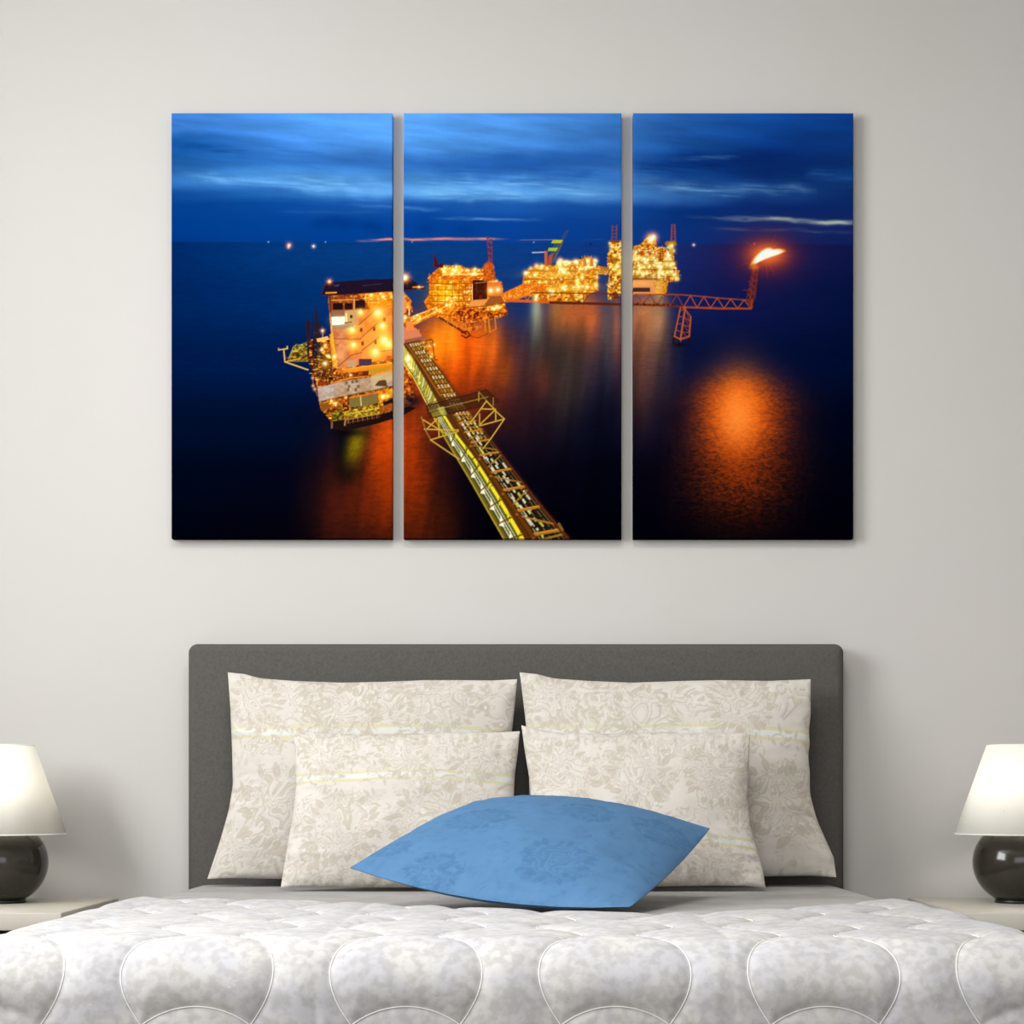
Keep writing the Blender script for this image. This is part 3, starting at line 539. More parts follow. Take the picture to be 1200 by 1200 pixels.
    # lit side: near end shows pipes and a yellow girder, far end pale mesh panels
    for k in range(22):
        t = k/60; t2 = t+.8/60; a, b = along(outer, t), along(innr, t); c, d = along(outer, t2), along(innr, t2)
        R.poly([lerp2(a, b, .15), lerp2(a, b, .95), lerp2(c, d, .95), lerp2(c, d, .15)], ((236, 214, 96), (206, 190, 80), (222, 214, 150), (170, 160, 60))[k % 4], .85)
        R.line(lerp2(a, b, .1), lerp2(along(outer, t+.03), along(innr, t+.03), .95), .8, (84, 84, 20), .75)
        if k % 3 == 0: R.line(lerp2(a, b, .95), lerp2(along(outer, t+.02), along(innr, t+.02), .1), .8, (120, 90, 24), .8)
    for f, w0, w1, c, al in ((.22, .6, 1.6, (60, 56, 22), .9), (.32, .5, 1.5, (206, 202, 160), .85), (.39, .4, 1.1, (40, 44, 40), .9), (.46, .5, 1.5, (214, 212, 184), .85), (.53, .4, 1.1, (46, 50, 44), .9), (.60, .5, 1.3, (196, 196, 150), .8), (.68, .5, 1.8, (84, 96, 24), .9)):
        run(f, w0, w1, c, al, .3)
    run(.86, 1.0, 4.6, (240, 216, 44), .95, .3, 1, skip=lambda k: k % 9 == 8)
    for k in range(7):
        t = .42+k*.088
        R.poly([lerp2(along(outer, t), along(innr, t), .52), lerp2(along(outer, t+.055), along(innr, t+.055), .14), lerp2(along(outer, t+.065), along(innr, t+.065), .36)], (248, 246, 216), .9)
        R.poly([lerp2(along(outer, t), along(innr, t), .95), lerp2(along(outer, t+.03), along(innr, t+.03), .95), lerp2(along(outer, t+.05), along(innr, t+.05), .62)], (226, 206, 50), .8)
        R.line(lerp2(along(outer, t+.05), along(innr, t+.05), .0), along(innr, t+.02), .9+1.0*t, (112, 66, 16), .95)
        R.line(lerp2(along(outer, t+.01), along(innr, t+.01), .95), lerp2(along(outer, t+.035), along(innr, t+.035), .7), .9, (70, 84, 16), .8)
    for k in range(30):
        t = k/30; R.line(along(outer, t), along(outer, min(1, t+.035)), .9+1.0*t, (168, 140, 40) if t > .3 else (236, 204, 84))
    R.light(478, 421, 5, (255, 230, 80), (255, 255, 225), 1); R.lamps([(474, 408), (480, 416), (497, 458), (478, 428)], 8, (1.4, 2.6), ((255, 224, 90),), 171)
    # roof: far half a grid of small lit openings, near half open bracing over pipes
    for k in range(22):
        t = .01+k*.0195*(1+k*.006)
        for f in (.27, .46, .65, .83):
            a = lerp2(along(chord, t), along(right, t), f); b = lerp2(along(chord, t+.010), along(right, t+.010), f)
            R.line(a, b, 1.5+1.3*t, ((226, 204, 140), (196, 160, 70), (240, 228, 180), (150, 112, 40))[(k*3+int(f*10)) % 4], .85)
        R.line(along(chord, t+.013), along(right, max(0, t-.004)), .7, (150, 82, 22), .8)
    for f, w0, w1, c in ((.17, .5, 1.6, (150, 134, 90)), (.27, .5, 1.5, (206, 196, 160)), (.36, .5, 1.3, (22, 18, 14)), (.5, .4, 1.2, (128, 116, 80)), (.6, .4, 1.0, (20, 16, 14)), (.74, .4, 1.2, (110, 92, 50)), (.88, .4, .9, (120, 100, 60))):
        run(f, w0, w1, c, .85, .36, 1, (1, 0), 50, (lambda k: k % 7 in (2, 5)) if w1 > 1.1 else None)
    RR = np.random.default_rng(17)
    for k in range(56):
        t = .38+.6*(k/56); f = RR.choice([.22, .3, .45, .55, .8]); L = RR.uniform(.008, .022)
        R.line(lerp2(along(chord, t), along(right, t), f), lerp2(along(chord, min(1, t+L)), along(right, min(1, t+L)), f), .9+1.7*t, ((240, 234, 206), (206, 196, 60), (226, 216, 180), (16, 14, 12))[RR.integers(4)], .85)
    def aty(P, y):
        for u, v in zip(P[:-1], P[1:]):
            if u[1] <= y <= v[1]: return lerp2(u, v, (y-u[1])/(v[1]-u[1]))
        return P[-1]
    Y = [456, 463, 470.5, 478.5, 487, 496.5, 507, 519, 534, 554, 575, 599, 627, 660]
    for k in range(len(Y)-1):
        y = Y[k]; w = .9+(y-456)/170*3.0; rise = (y-440)*.02+2.5; gap = Y[k+1]-y
        R.line(aty(chord, y), aty(right, y-rise), w, (168, 104, 28)); R.line((aty(chord, y)[0], y-w*.3), (aty(right, y-rise)[0], y-rise-w*.3), w*.35, (206, 148, 50), .8)
        if y > 480:
            if k % 2: R.line(aty(chord, y+gap*.2), aty(right, y+gap*.55), w*.62, (160, 108, 34), .95)
            else: R.line(aty(right, y-rise+gap*.15), aty(chord, y+gap*.75), w*.62, (150, 110, 36), .95)
    for k in range(40):
        t = k/40
        R.line(along(chord, t), along(chord, t+.026), 1.4+4.6*t, (96, 50, 14) if t > .25 else (150, 76, 20)); c = along(chord, t); d = along(chord, t+.026); o = .7+1.8*t
        R.line((c[0]-o, c[1]+o*.6), (d[0]-o, d[1]+o*.6), .7+1.0*t, (58, 34, 10), .8)
        R.line(along(right, t), along(right, t+.026), 1.1+2.8*t*t, (88, 38, 18)); e = along(right, t); g = along(right, t+.026); R.line((e[0]+1.5+2*t, e[1]-1), (g[0]+1.5+2*t, g[1]-1), .6, (60, 28, 26), .7)
    for y in Y[7:]: c = aty(chord, y+4); R.glow(c[0]-1, c[1], 1.6, 1.2, (206, 104, 44), .8)
    R.path([(655, 614), (659, 621)], 3, (120, 90, 30))
    R.clutter([(487, 400), (507, 397), (509, 420), (504, 418)], 50, [(220, 180, 60), (120, 70, 14), (250, 214, 120), (80, 44, 10)], (1, 4), 172); R.path([(473, 403), (507, 398), (509, 421), (513, 422)], 1.1, (96, 40, 14)); R.light(509, 404, 1.6); R.light(505, 418, 2, (255, 210, 80))
    # the cross platform astride it
    fr = [(499.5, 475.5), (569, 457), (586, 471), (504, 490)]
    R.poly(fr, (46, 26, 14), .62); R.path(fr, 1.7, (60, 26, 18), 1, True)
    R.path([(501, 473), (568, 454.5), (584.5, 468)], .7, (70, 34, 24), .9); R.path([(499, 472), (503.5, 487), (586, 467.5)], .8, (70, 34, 24), .8)
    for k in range(9): p = lerp2(fr[0], fr[1], k/8); R.line(p, (p[0]+.3, p[1]-3.4), .6, (80, 40, 26)); q = lerp2(fr[3], fr[2], k/8); R.line(q, (q[0]+.3, q[1]-4), .6, (80, 40, 26))
    R.line((503, 482), (572, 465), 1.1, (150, 116, 44), .9); R.poly([(506, 484), (520, 480), (520, 486), (507, 489)], (150, 130, 36), .7); R.poly([(512, 478), (520, 476), (524, 486), (518, 487)], (196, 196, 100), .6); R.line((561, 460), (561, 470), 1, (176, 146, 50)); R.line((561, 459), (575, 475), .9, (150, 120, 44)); R.line((578, 466), (578, 475), 1, (150, 116, 50))
    yc = (196, 160, 56)
    for p in ([(493.5, 489), (499, 504), (504.5, 515.5)], [(496, 492), (524, 509)], [(499, 504), (512, 491)], [(497, 503), (537, 504)], [(504.5, 515.5), (537, 505.5)], [(514, 492), (514.5, 512)], [(504.5, 515.5), (538, 538)], [(526, 499), (530, 504)]): R.path(p, 1.4, yc)
    R.path([(493, 489), (504, 515)], .8, (100, 54, 34))
    for p in ([(557, 488), (563.5, 479), (578.5, 479.5), (591, 491), (575.5, 513.5), (566, 526)], [(591, 491), (562, 499)], [(562, 485), (562, 498)], [(562, 498), (580, 480.5)], [(580.5, 479.5), (581, 493)], [(563.5, 479), (570, 470), (580, 480)], [(557, 488), (548, 499)]): R.path(p, 1.4, yc)
    # faint grain of the print
    R.a *= 1+(rng.random((PH, PW, 1))-.5)*.05
    return np.clip(R.a, 0, 1)
# ---------------------------------------------------------------- the room
WALLC = lin(206, 202, 199, .72)
m_wall = mat('wall_paint', WALLC, .95, .1, noise=(1.3, lin(204, 202, 197, .72), .4, .6), bump=(420, .05, .002))
m_ceil = mat('ceiling_paint', lin(235, 233, 228, .85), .95, .1)
m_floor = mat('floor_boards', lin(150, 144, 136), .5, .4, noise=(6, lin(132, 126, 118), .4, .6), bump=(40, .1, .002))
m_trim = mat('white_trim', lin(232, 230, 225), .6, .3)
XL, XR, YB, ZC = -2.6, 2.6, -6.4, 3.2
struct(box_obj('wall_back', XL-.1, XR+.1, 0, .12, 0, ZC, m_wall))
struct(box_obj('wall_right', XR, XR+.1, YB, 0, 0, ZC, m_wall))
bm = bmesh.new()                                                 # rear wall; unseen window added behind the camera for frontal fill
RX0, RX1, RZ0, RZ1 = -1.6, 1.6, .9, 2.6
for b in ((XL-.1, RX0, 0, ZC), (RX1, XR+.1, 0, ZC), (RX0, RX1, 0, RZ0), (RX0, RX1, RZ1, ZC)): box(bm, b[0], b[1], YB-.1, YB, b[2], b[3])
struct(from_bm('wall_rear', bm, m_wall, smooth=False))
bm = bmesh.new()
for b in ((RX0, RX0+.06, RZ0, RZ1), (RX1-.06, RX1, RZ0, RZ1), (RX0, RX1, RZ0, RZ0+.06), (RX0, RX1, RZ1-.06, RZ1), (-.03, .03, RZ0, RZ1)): box(bm, b[0], b[1], YB-.08, YB-.03, b[2], b[3])
struct(from_bm('added_rear_window', bm, m_trim, smooth=False))  # frame of the rear opening added to go with the fill light
struct(box_obj('floor', XL-.1, XR+.1, YB-.1, .12, -.1, 0, m_floor))
struct(box_obj('ceiling', XL-.1, XR+.1, YB-.1, .12, ZC, ZC+.1, m_ceil))
bm = bmesh.new()                                                 # left wall with its window opening
WY0, WY1, WZ0, WZ1 = -3.6, -1.6, 1.3, 3.0
for b in ((YB, WY0, 0, ZC), (WY1, 0, 0, ZC), (WY0, WY1, 0, WZ0), (WY0, WY1, WZ1, ZC)): box(bm, XL-.1, XL, b[0], b[1], b[2], b[3])
struct(from_bm('wall_left', bm, m_wall, smooth=False))
bm = bmesh.new()
for b in ((WY0, WY0+.06, WZ0, WZ1), (WY1-.06, WY1, WZ0, WZ1), (WY0, WY1, WZ0, WZ0+.06), (WY0, WY1, WZ1-.06, WZ1), (-2.63, -2.57, WZ0, WZ1)): box(bm, XL-.08, XL-.03, *b)
struct(from_bm('window_1', bm, m_trim, smooth=False))
bm = bmesh.new(); box(bm, XL, XR, -.015, 0, 0, .09, .004); struct(from_bm('baseboard_back', bm, m_trim))

# ---------------------------------------------------------------- three canvases
art = lin_np(paint_seascape())
GAIN = .70
m_print = mat('printed_canvas', rough=1, spec=0, attr='print', gain=GAIN)
m_edge = mat('canvas_edge', rough=1, spec=.0, attr='print', gain=GAIN)
def sample(px, py):
    fx = np.clip((px-PX0)*PS-.5, 0, PW-1.001); fy = np.clip((py-PY0)*PS-.5, 0, PH-1.001)
    i = fx.astype(int); j = fy.astype(int); u = (fx-i)[..., None]; v = (fy-j)[..., None]
    return (art[j, i]*(1-u)+art[j, i+1]*u)*(1-v)+(art[j+1, i]*(1-u)+art[j+1, i+1]*u)*v
TH = .030                                                        # depth of the stretched canvas
def canvas(xa, xb, ya, yb, label):
    p0 = at(xa, yb, TH); p1 = at(xb, ya, TH)
    root = thing('canvas_print', label, 'canvas print', ((p0[0]+p1[0])/2, 0, p0[2]), 'three canvases of the seascape triptych')
    n = int((xb-xa)*1.3); mrows = int((yb-ya)*1.3)
    px, py = np.meshgrid(np.linspace(xa, xb, n), np.linspace(ya, yb, mrows))
    k = PXM*(4.67-TH)/4.67
    V = np.stack([(px-606)*k-root.location.x, np.full_like(px, -TH), CAM_Z-(py-930)*k-root.location.z], -1)
    e = .0012                                                    # softly rolled edges
    ed = np.minimum(np.minimum(px-xa, xb-px), np.minimum(py-ya, yb-py))*k
    V[..., 1] += np.where(ed < e, e*(1-np.sqrt(np.clip(1-(1-ed/e)**2, 0, 1))), 0)
    from_np('printed_front', V.reshape(-1, 3), grid_faces(n, mrows, flip=True), m_print, root, sample(px, py).reshape(-1, 3))
    # wrapped sides carry on the picture's edge colours
    i = np.concatenate([np.arange(n), np.full(mrows-2, n-1), np.arange(n-1, -1, -1), np.zeros(mrows-2, int)])
    j = np.concatenate([np.zeros(n, int), np.arange(1, mrows-1), np.full(n, mrows-1), np.arange(mrows-2, 0, -1)])
    A = V[j, i]; B = A.copy(); B[:, 1] = -.001; c = sample(px[j, i], py[j, i]); L = len(A); r = np.arange(L); q = (r+1) % L
    from_np('wrapped_edge', np.concatenate([A, B]), np.stack([r, q, q+L, r+L], -1), m_edge, root, np.concatenate([c, c]), smooth=False)
    bm = bmesh.new(); x0, x1 = A[:, 0].min(), A[:, 0].max(); z0, z1 = A[:, 2].min(), A[:, 2].max(); t = .03; g = .002
    for b in ((x0+g, x0+t, z0+g, z1-g), (x1-t, x1-g, z0+g, z1-g), (x0+t, x1-t, z0+g, z0+t), (x0+t, x1-t, z1-t, z1-g)): box(bm, b[0], b[1], -TH+.006, -.0015, b[2], b[3])
    from_bm('stretcher_frame', bm, m_wood, root, smooth=False)
    return root
m_wood = mat('stretcher_pine', lin(205, 178, 140), .7, .2, noise=(20, lin(186, 156, 116), .4, .6))
canvas(201, 460, 132.6, 631, 'left canvas of the blue night seascape, showing the pale tower under the helideck')
canvas(473, 728.3, 132.6, 631, 'middle canvas of the blue night seascape, showing the long yellow lit walkway')
canvas(742, 1000, 132.6, 631, 'right canvas of the blue night seascape, showing the burning flare and its orange glitter')

# ---------------------------------------------------------------- the bed
m_head = mat('charcoal_upholstery', lin(84, 80, 76, .72), .85, .25, noise=(160, lin(92, 88, 84, .72), .35, .65), bump=(700, .25, .002))
m_sheet = mat('grey_sheet', lin(198, 194, 191, .5), .9, .15, noise=(9, lin(204, 201, 199, .53), .4, .6), bump=(30, .12, .004))
m_leg = mat('dark_wood_leg', lin(52, 40, 32), .5, .4, noise=(14, lin(40, 30, 24), .4, .6))
BED = .594
bed = thing('bed', 'double bed with charcoal upholstered headboard against the wall', 'bed', (0, -1.05, 0))
def in_bed(o): o.location = (-bed.location.x, -bed.location.y, 0); return o
hb0 = at(219.5, 754, .085); hb1 = at(990, 754, .085)
bm = bmesh.new(); box(bm, hb0[0], hb1[0], -.085, -.004, .12, hb0[2])
bmesh.ops.bevel(bm, geom=[e for e in bm.edges if abs(e.verts[0].co.y-e.verts[1].co.y) > .05 and e.verts[0].co.z > 1], offset=.024, segments=8, profile=.5, affect='EDGES')
bmesh.ops.bevel(bm, geom=[e for e in bm.edges if max(e.verts[0].co.y, e.verts[1].co.y) < -.08], offset=.022, segments=8, profile=.5, affect='EDGES')
in_bed(from_bm('headboard', bm, m_head, bed))
in_bed(box_obj('bed_base', -.85, .85, -1.99, -.09, .13, .34, m_head, bed, .02, 3))
in_bed(box_obj('mattress', -.860, .858, -1.955, -.088, .34, BED, m_sheet, bed, .06, 8))
for x in (-.78, .78):
    for y in (-1.9, -.2):
        bm = bmesh.new(); bmesh.ops.create_cone(bm, cap_ends=True, segments=24, radius1=.022, radius2=.034, depth=.13, matrix=Matrix.Translation((x, y, .065)))
        in_bed(from_bm('leg', bm, m_leg, bed))

# quilt: top, rounded front and side drapes, quilted in wavy pairs of stitch lines
QW, QL, QR, QT, QDROP = .885, 2.03, .08, BED+.004, .42
PER, GAPC, P_B, B_N = .3165, -.010, .33, 2.035
def bend(q):
    h = np.where(q <= 0, q, np.where(q < QR*math.pi/2, QR*np.sin(np.clip(q, 0, QR*1.5708)/QR), QR))
    v = np.where(q <= 0, 0, np.where(q < QR*math.pi/2, QR*(1-np.cos(np.clip(q, 0, QR*1.5708)/QR)), QR+q-QR*math.pi/2))
    t = np.clip(q/(QR*math.pi/2), 0, 1)*math.pi/2
    return h, v, t
def half_gap(b): return .079-.036*np.cos(2*math.pi*(b-B_N)/P_B)
def stitch_d(a, b):                                              # distance to the nearest stitch line
    g = (a-GAPC+PER/2) % PER-PER/2
    sl = np.abs(.036*2*math.pi/P_B*np.sin(2*math.pi*(b-B_N)/P_B))
    d = np.abs(np.abs(g)-half_gap(b))/np.sqrt(1+sl**2)
    ca = ((a-GAPC) % PER)-PER/2                                  # scallops on the front drop
    d2 = np.abs(np.hypot(ca, b-(QL+.188))-.133)
    d2 = np.where((b < QL+.30) & (b > QL), d2, 9)
    ds = np.minimum(np.abs(a+.303), np.abs(a-.328))*1.0+.018
    return np.minimum(np.minimum(d, d2), ds)
BX = np.array([-1.4, -.89, -.7, -.5, -.2, 0, .15, .3, .5, .7, .89, 1.4]); BY = np.array([.78, .84, .93, 1.0, 1.14, 1.28, 1.36, 1.38, 1.28, 1.08, .76, .68])
def back_edge(a):
    f = lambda x: np.interp(x, BX, BY)
    return sum(f(a+o) for o in np.linspace(-.12, .12, 7))/7
def quilt_pt(a, b, bb, lift=0.):
    qa = np.abs(a)-(QW-QR); qb = b-(QL-QR)
    ha, va, ta = bend(qa); hb, vb, tb = bend(qb)
    x = np.sign(a)*(QW-QR+ha); y = -(QL-QR+hb); z = QT-va-vb
    nx = np.sign(a)*np.sin(ta)*np.cos(tb); ny = -np.sin(tb)*np.cos(ta); nz = np.cos(ta)*np.cos(tb)
    d = stitch_d(a, b)
    n1 = fbm(a*3+9, b*3+9, 301, 3)-.5; n2 = fbm(a*14+9, b*14+9, 303, 3)-.5
    h = .0045*(1-np.exp(-(d/.028)**2))+.0028*(1-np.exp(-(d/.007)**2))+.006*n1+.0022*n2+.0035
    drop = np.clip((va+vb-.05)/.3, 0, 1)
    h = h+drop*.008*np.sin((a if np.ndim(a) == 0 else np.where(qb > 0, a, b))*2*math.pi/PER*1.0+.6)
    k = np.clip((b-bb)/.028, 0, 1); k = np.sqrt(1-(1-k)**2)
    h = h*k-.003*(1-k)+lift
    return np.stack([x+nx*h, y+ny*h, z+nz*h], -1)
NA, NT, NF, ND = 430, 380, 60, 110
amax = QW-QR+QDROP
a1 = np.concatenate([np.linspace(-amax, -(QW-QR), 50)[:-1], np.linspace(-(QW-QR), QW-QR, NA), np.linspace(QW-QR, amax, 50)[1:]])
v1 = np.concatenate([np.linspace(0, 1, NT), 1+np.linspace(0, 1, ND)[1:]])
Aq, Vq = np.meshgrid(a1, v1)
bbq = back_edge(Aq)
Bq = np.where(Vq <= 1, bbq+(QL-QR-bbq)*np.clip(Vq, 0, 1)**.9, QL-QR+(Vq-1)*QDROP)
VV = quilt_pt(Aq, Bq, bbq).reshape(-1, 3)
F = grid_faces(len(a1), len(v1), flip=True)
corner = ((np.abs(Aq) > QW-QR+1e-6) & (Bq > QL-QR+1e-6)).reshape(-1)
F = F[~corner[F].any(1)]
parts_v = [VV]; parts_f = [F]; off = len(VV)
for sgn in (-1, 1):                                              # rounded front corners
    ph, qq = np.meshgrid(np.linspace(0, math.pi/2, 14), np.linspace(0, QDROP, 60))
    h, v, t = bend(qq); hh = .009+.004*np.sin(ph*4)
    x = sgn*(QW-QR+(h+hh*np.sin(t))*np.cos(ph)); y = -(QL-QR+(h+hh*np.sin(t))*np.sin(ph)); z = QT-v+hh*np.cos(t)
    parts_v.append(np.stack([x, y, z], -1).reshape(-1, 3)); parts_f.append(grid_faces(14, 60, off, flip=sgn > 0)); off += 14*60
m_quilt = mat('quilted_jacquard', lin(236, 236, 238, .50), .8, .25)
nt = m_quilt.node_tree; bs = nt.nodes['Principled BSDF']; tc = nt.nodes.new('ShaderNodeTexCoord')
def qnoise(kind, scale, lo, hi, det=3):
    n = nt.nodes.new(kind); n.inputs['Scale'].default_value = scale
    if 'Detail' in n.inputs: n.inputs['Detail'].default_value = det
    nt.links.new(tc.outputs['Object'], n.inputs['Vector'])
    r = nt.nodes.new('ShaderNodeMapRange'); r.inputs['From Min'].default_value = lo; r.inputs['From Max'].default_value = hi
    nt.links.new(n.outputs[0], r.inputs['Value']); return r.outputs[0]
def qmix(fac, a, b):
    x = nt.nodes.new('ShaderNodeMix'); x.data_type = 'RGBA'
    nt.links.new(fac, x.inputs[0])
    for s, k in ((a, 6), (b, 7)):
        if isinstance(s, tuple): x.inputs[k].default_value = s
        else: nt.links.new(s, x.inputs[k])
    return x.outputs[2]
def qmul(a, b):
    n = nt.nodes.new('ShaderNodeMath'); n.operation = 'MULTIPLY'; nt.links.new(a, n.inputs[0])
    if isinstance(b, float): n.inputs[1].default_value = b
    else: nt.links.new(b, n.inputs[1])
    return n.outputs[0]
big = qnoise('ShaderNodeTexNoise', 11, .44, .60); fl = qnoise('ShaderNodeTexVoronoi', 75, .55, .2); fine = qnoise('ShaderNodeTexNoise', 60, .42, .6, 5)
big2 = qnoise('ShaderNodeTexNoise', 13, .40, .60); fl2 = qnoise('ShaderNodeTexVoronoi', 38, .2, .6)
c1 = qmix(qmul(big2, .8), lin(238, 236, 233, .50), lin(224, 223, 230, .50))
c2 = qmix(qmul(qmul(big, fl), .9), c1, lin(250, 246, 234, .55))
c3 = qmix(qmul(qmul(fine, fl2), .55), c2, lin(196, 193, 191, .50))
nt.links.new(c3, bs.inputs['Base Color'])
bp = nt.nodes.new('ShaderNodeBump'); bp.inputs['Strength'].default_value = .25; bp.inputs['Distance'].default_value = .003
nt.links.new(fl, bp.inputs['Height']); nt.links.new(bp.outputs[0], bs.inputs['Normal'])
quilt = from_np('quilt', np.concatenate(parts_v), np.concatenate(parts_f), m_quilt)
tag(quilt, 'white quilted floral coverlet spread over the foot of the bed', 'quilt')
bm = bmesh.new(); bm.from_mesh(quilt.data); bmesh.ops.remove_doubles(bm, verts=bm.verts, dist=.0004); bm.to_mesh(quilt.data); bm.free()
m_thread = mat('white_thread', lin(250, 249, 246, .72), .6, .3)
bm = bmesh.new()
bline = np.concatenate([np.linspace(.7, QL-QR, 260), np.linspace(QL-QR, QL-QR+QDROP*.98, 90)[1:]])
for k in range(-3, 4):
    for sg in (-1, 1):
        a = GAPC+k*PER+sg*half_gap(bline)
        if abs(GAPC+k*PER+sg*.08) > QW-QR-.01: continue
        ok = bline > back_edge(a)+.02
        P = quilt_pt(a[ok], bline[ok], back_edge(a[ok]), .0004)
        tube(bm, P, .0008, 5)
for k in range(-3, 3):
    th = np.linspace(-2.55, -.59, 70); ca = GAPC+(k+.5)*PER
    a = ca+.133*np.cos(th); b = QL+.188+.133*np.sin(th)
    if abs(ca) > .72: continue
    tube(bm, quilt_pt(a, b, back_edge(a), .0004), .0009, 5)
from_bm('stitching', bm, m_thread, quilt)

# ---------------------------------------------------------------- pillows
def scroll(R, cx, cy, r, rot, sgn, col, hi):                      # one curled acanthus scroll
    pts = []
    for k in range(26):
        t = k/25; a = rot+sgn*t*5.2; q = r*(1-t)**.8
        pts.append((cx+q*math.cos(a), cy+q*math.sin(a)))
    for k in range(25): R.line(pts[k], pts[k+1], max(1.2, r*.26*(1-k/30)), col, .85)
    for k in range(25): R.line((pts[k][0]+.8, pts[k][1]+.8), (pts[k+1][0]+.8, pts[k+1][1]+.8), .9, hi, .8)
def leaf(R, x, y, ang, L, wd, col, hi, dk):
    c, s = math.cos(ang), math.sin(ang); P = []
    for k in range(9): t = k/8; P.append((t*L, wd*math.sin(math.pi*t**.8)+.12*L*t*t))
    for k in range(7, 0, -1): t = k/8; P.append((t*L, -wd*.7*math.sin(math.pi*t**.8)+.12*L*t*t))
    P = [(x+p*c-q*s, y+p*s+q*c) for p, q in P]
    R.poly(P, col, .9); R.path(P[:9], .9, hi, .8); R.path(P[9:]+[P[0]], .8, dk, .55)
    R.line((x, y), (x+L*.8*c-.09*L*s, y+L*.8*s+.09*L*c), .7, hi, .8)
def medallion(R, cx, cy, r, g, col, hi, dk):
    for k in range(22):
        a = 6.283*k/22+g.uniform(-.12, .12); q = r*g.uniform(.6, .82)
        leaf(R, cx+q*math.cos(a), cy+q*math.sin(a), a+g.uniform(-.7, .7), r*g.uniform(.26, .42), r*g.uniform(.07, .12), col, hi, dk)
    for k in range(9):
        a = 6.283*k/9+g.uniform(-.2, .2); scroll(R, cx+r*.55*math.cos(a), cy+r*.55*math.sin(a), r*.17, a+1.5, 1 if k % 2 else -1, col, hi)
def damask(w, h, seed, base, col, hi, dk, stripes=True, layout=None):
    R = Raster(w, h, 0, 0, 1); g = np.random.default_rng(seed); R.a[:] = np.array(base)/255.
    X, Y = np.meshgrid(np.arange(w)*1., np.arange(h)*1.)
    R.a *= 1+.05*(fbm(X*.02, Y*.02, seed+50, 3)-.5)[..., None]
    sc = w/600
    if stripes:
        for yy in stripes:
            R.path([(x, yy*h-9*sc*math.sin(math.pi*x/w)) for x in range(0, w+20, 20)], 15*sc, (232, 233, 228), .9)
            for dy in (-11, 11): R.path([(x, yy*h+dy*sc-9*sc*math.sin(math.pi*x/w)) for x in range(0, w+20, 20)], 8*sc, (226, 219, 180), .95)
    # woven foliage: a mass of the darker yarn inside each motif, broken up by curling veins
    wx = fbm(X*.018/sc, Y*.018/sc, seed+61, 2)*70*sc; wy = fbm(X*.018/sc, Y*.018/sc, seed+63, 2)*70*sc
    n = fbm((X+wx)*.030/sc, (Y+wy)*.030/sc, seed+65, 2)
    field = np.zeros_like(X)
    for fx, fy, fr in layout:
        d = np.hypot(X-fx*w, (Y-fy*h))/(fr*w); field = np.maximum(field, 1.15-d)
    if stripes:
        trail = fbm(X*.012/sc, Y*.02/sc, seed+67, 2); field = np.maximum(field, (trail-.46)*4-.2*(np.abs(Y/h-.45) < .08))
    field = field+(fbm(X*.06/sc, Y*.06/sc, seed+69, 2)-.5)*(.9 if stripes else .5)
    m = np.clip(field*5, 0, 1)
    ph = np.sin(n*2*math.pi*7); vein = np.clip(1-np.abs(ph)/.38, 0, 1); dark = np.clip(1-np.abs(np.sin(n*2*math.pi*7+.55))/.3, 0, 1)
    J = slice(0, h); I = slice(0, w)
    R.mix(J, I, m*.75*np.clip(.4+ph, 0, 1), col); R.mix(J, I, m*dark*.5, dk); R.mix(J, I, m*vein*.9, hi)
    for (fx, fy, fr) in layout: medallion(R, fx*w, fy*h, fr*w, g, col, hi, dk)
    if stripes:
        for k in range(40):                                      # trailing scrolls and leaves around them
            x, y = g.uniform(0, w), g.choice([g.uniform(0, .3), g.uniform(.3, 1)])*h
            a = g.uniform(0, 6.28)
            if any(math.hypot(x-fx*w, y-fy*h) < fr*w*.7 for fx, fy, fr in layout): continue
            scroll(R, x, y, g.uniform(10, 20)*sc, a, g.choice([-1, 1]), col, hi)
            for j in range(6): leaf(R, x+g.uniform(-26, 26)*sc, y+g.uniform(-18, 18)*sc, a+j*.9, g.uniform(14, 28)*sc, 4.5*sc, col, hi, dk)
    return lin_np(np.clip(R.a, 0, 1))
def spline(pts, n):                                              # even resample of a polyline, lightly smoothed
    P = np.array(pts, float); d = np.concatenate([[0], np.cumsum(np.linalg.norm(np.diff(P, axis=0), axis=1))]); d /= d[-1]
    t = np.linspace(0, 1, n); Q = np.stack([np.interp(t, d, P[:, c]) for c in range(P.shape[1])], -1)
    for _ in range(3): Q[1:-1] = (Q[:-2]+2*Q[1:-1]+Q[2:])/4
    return Q
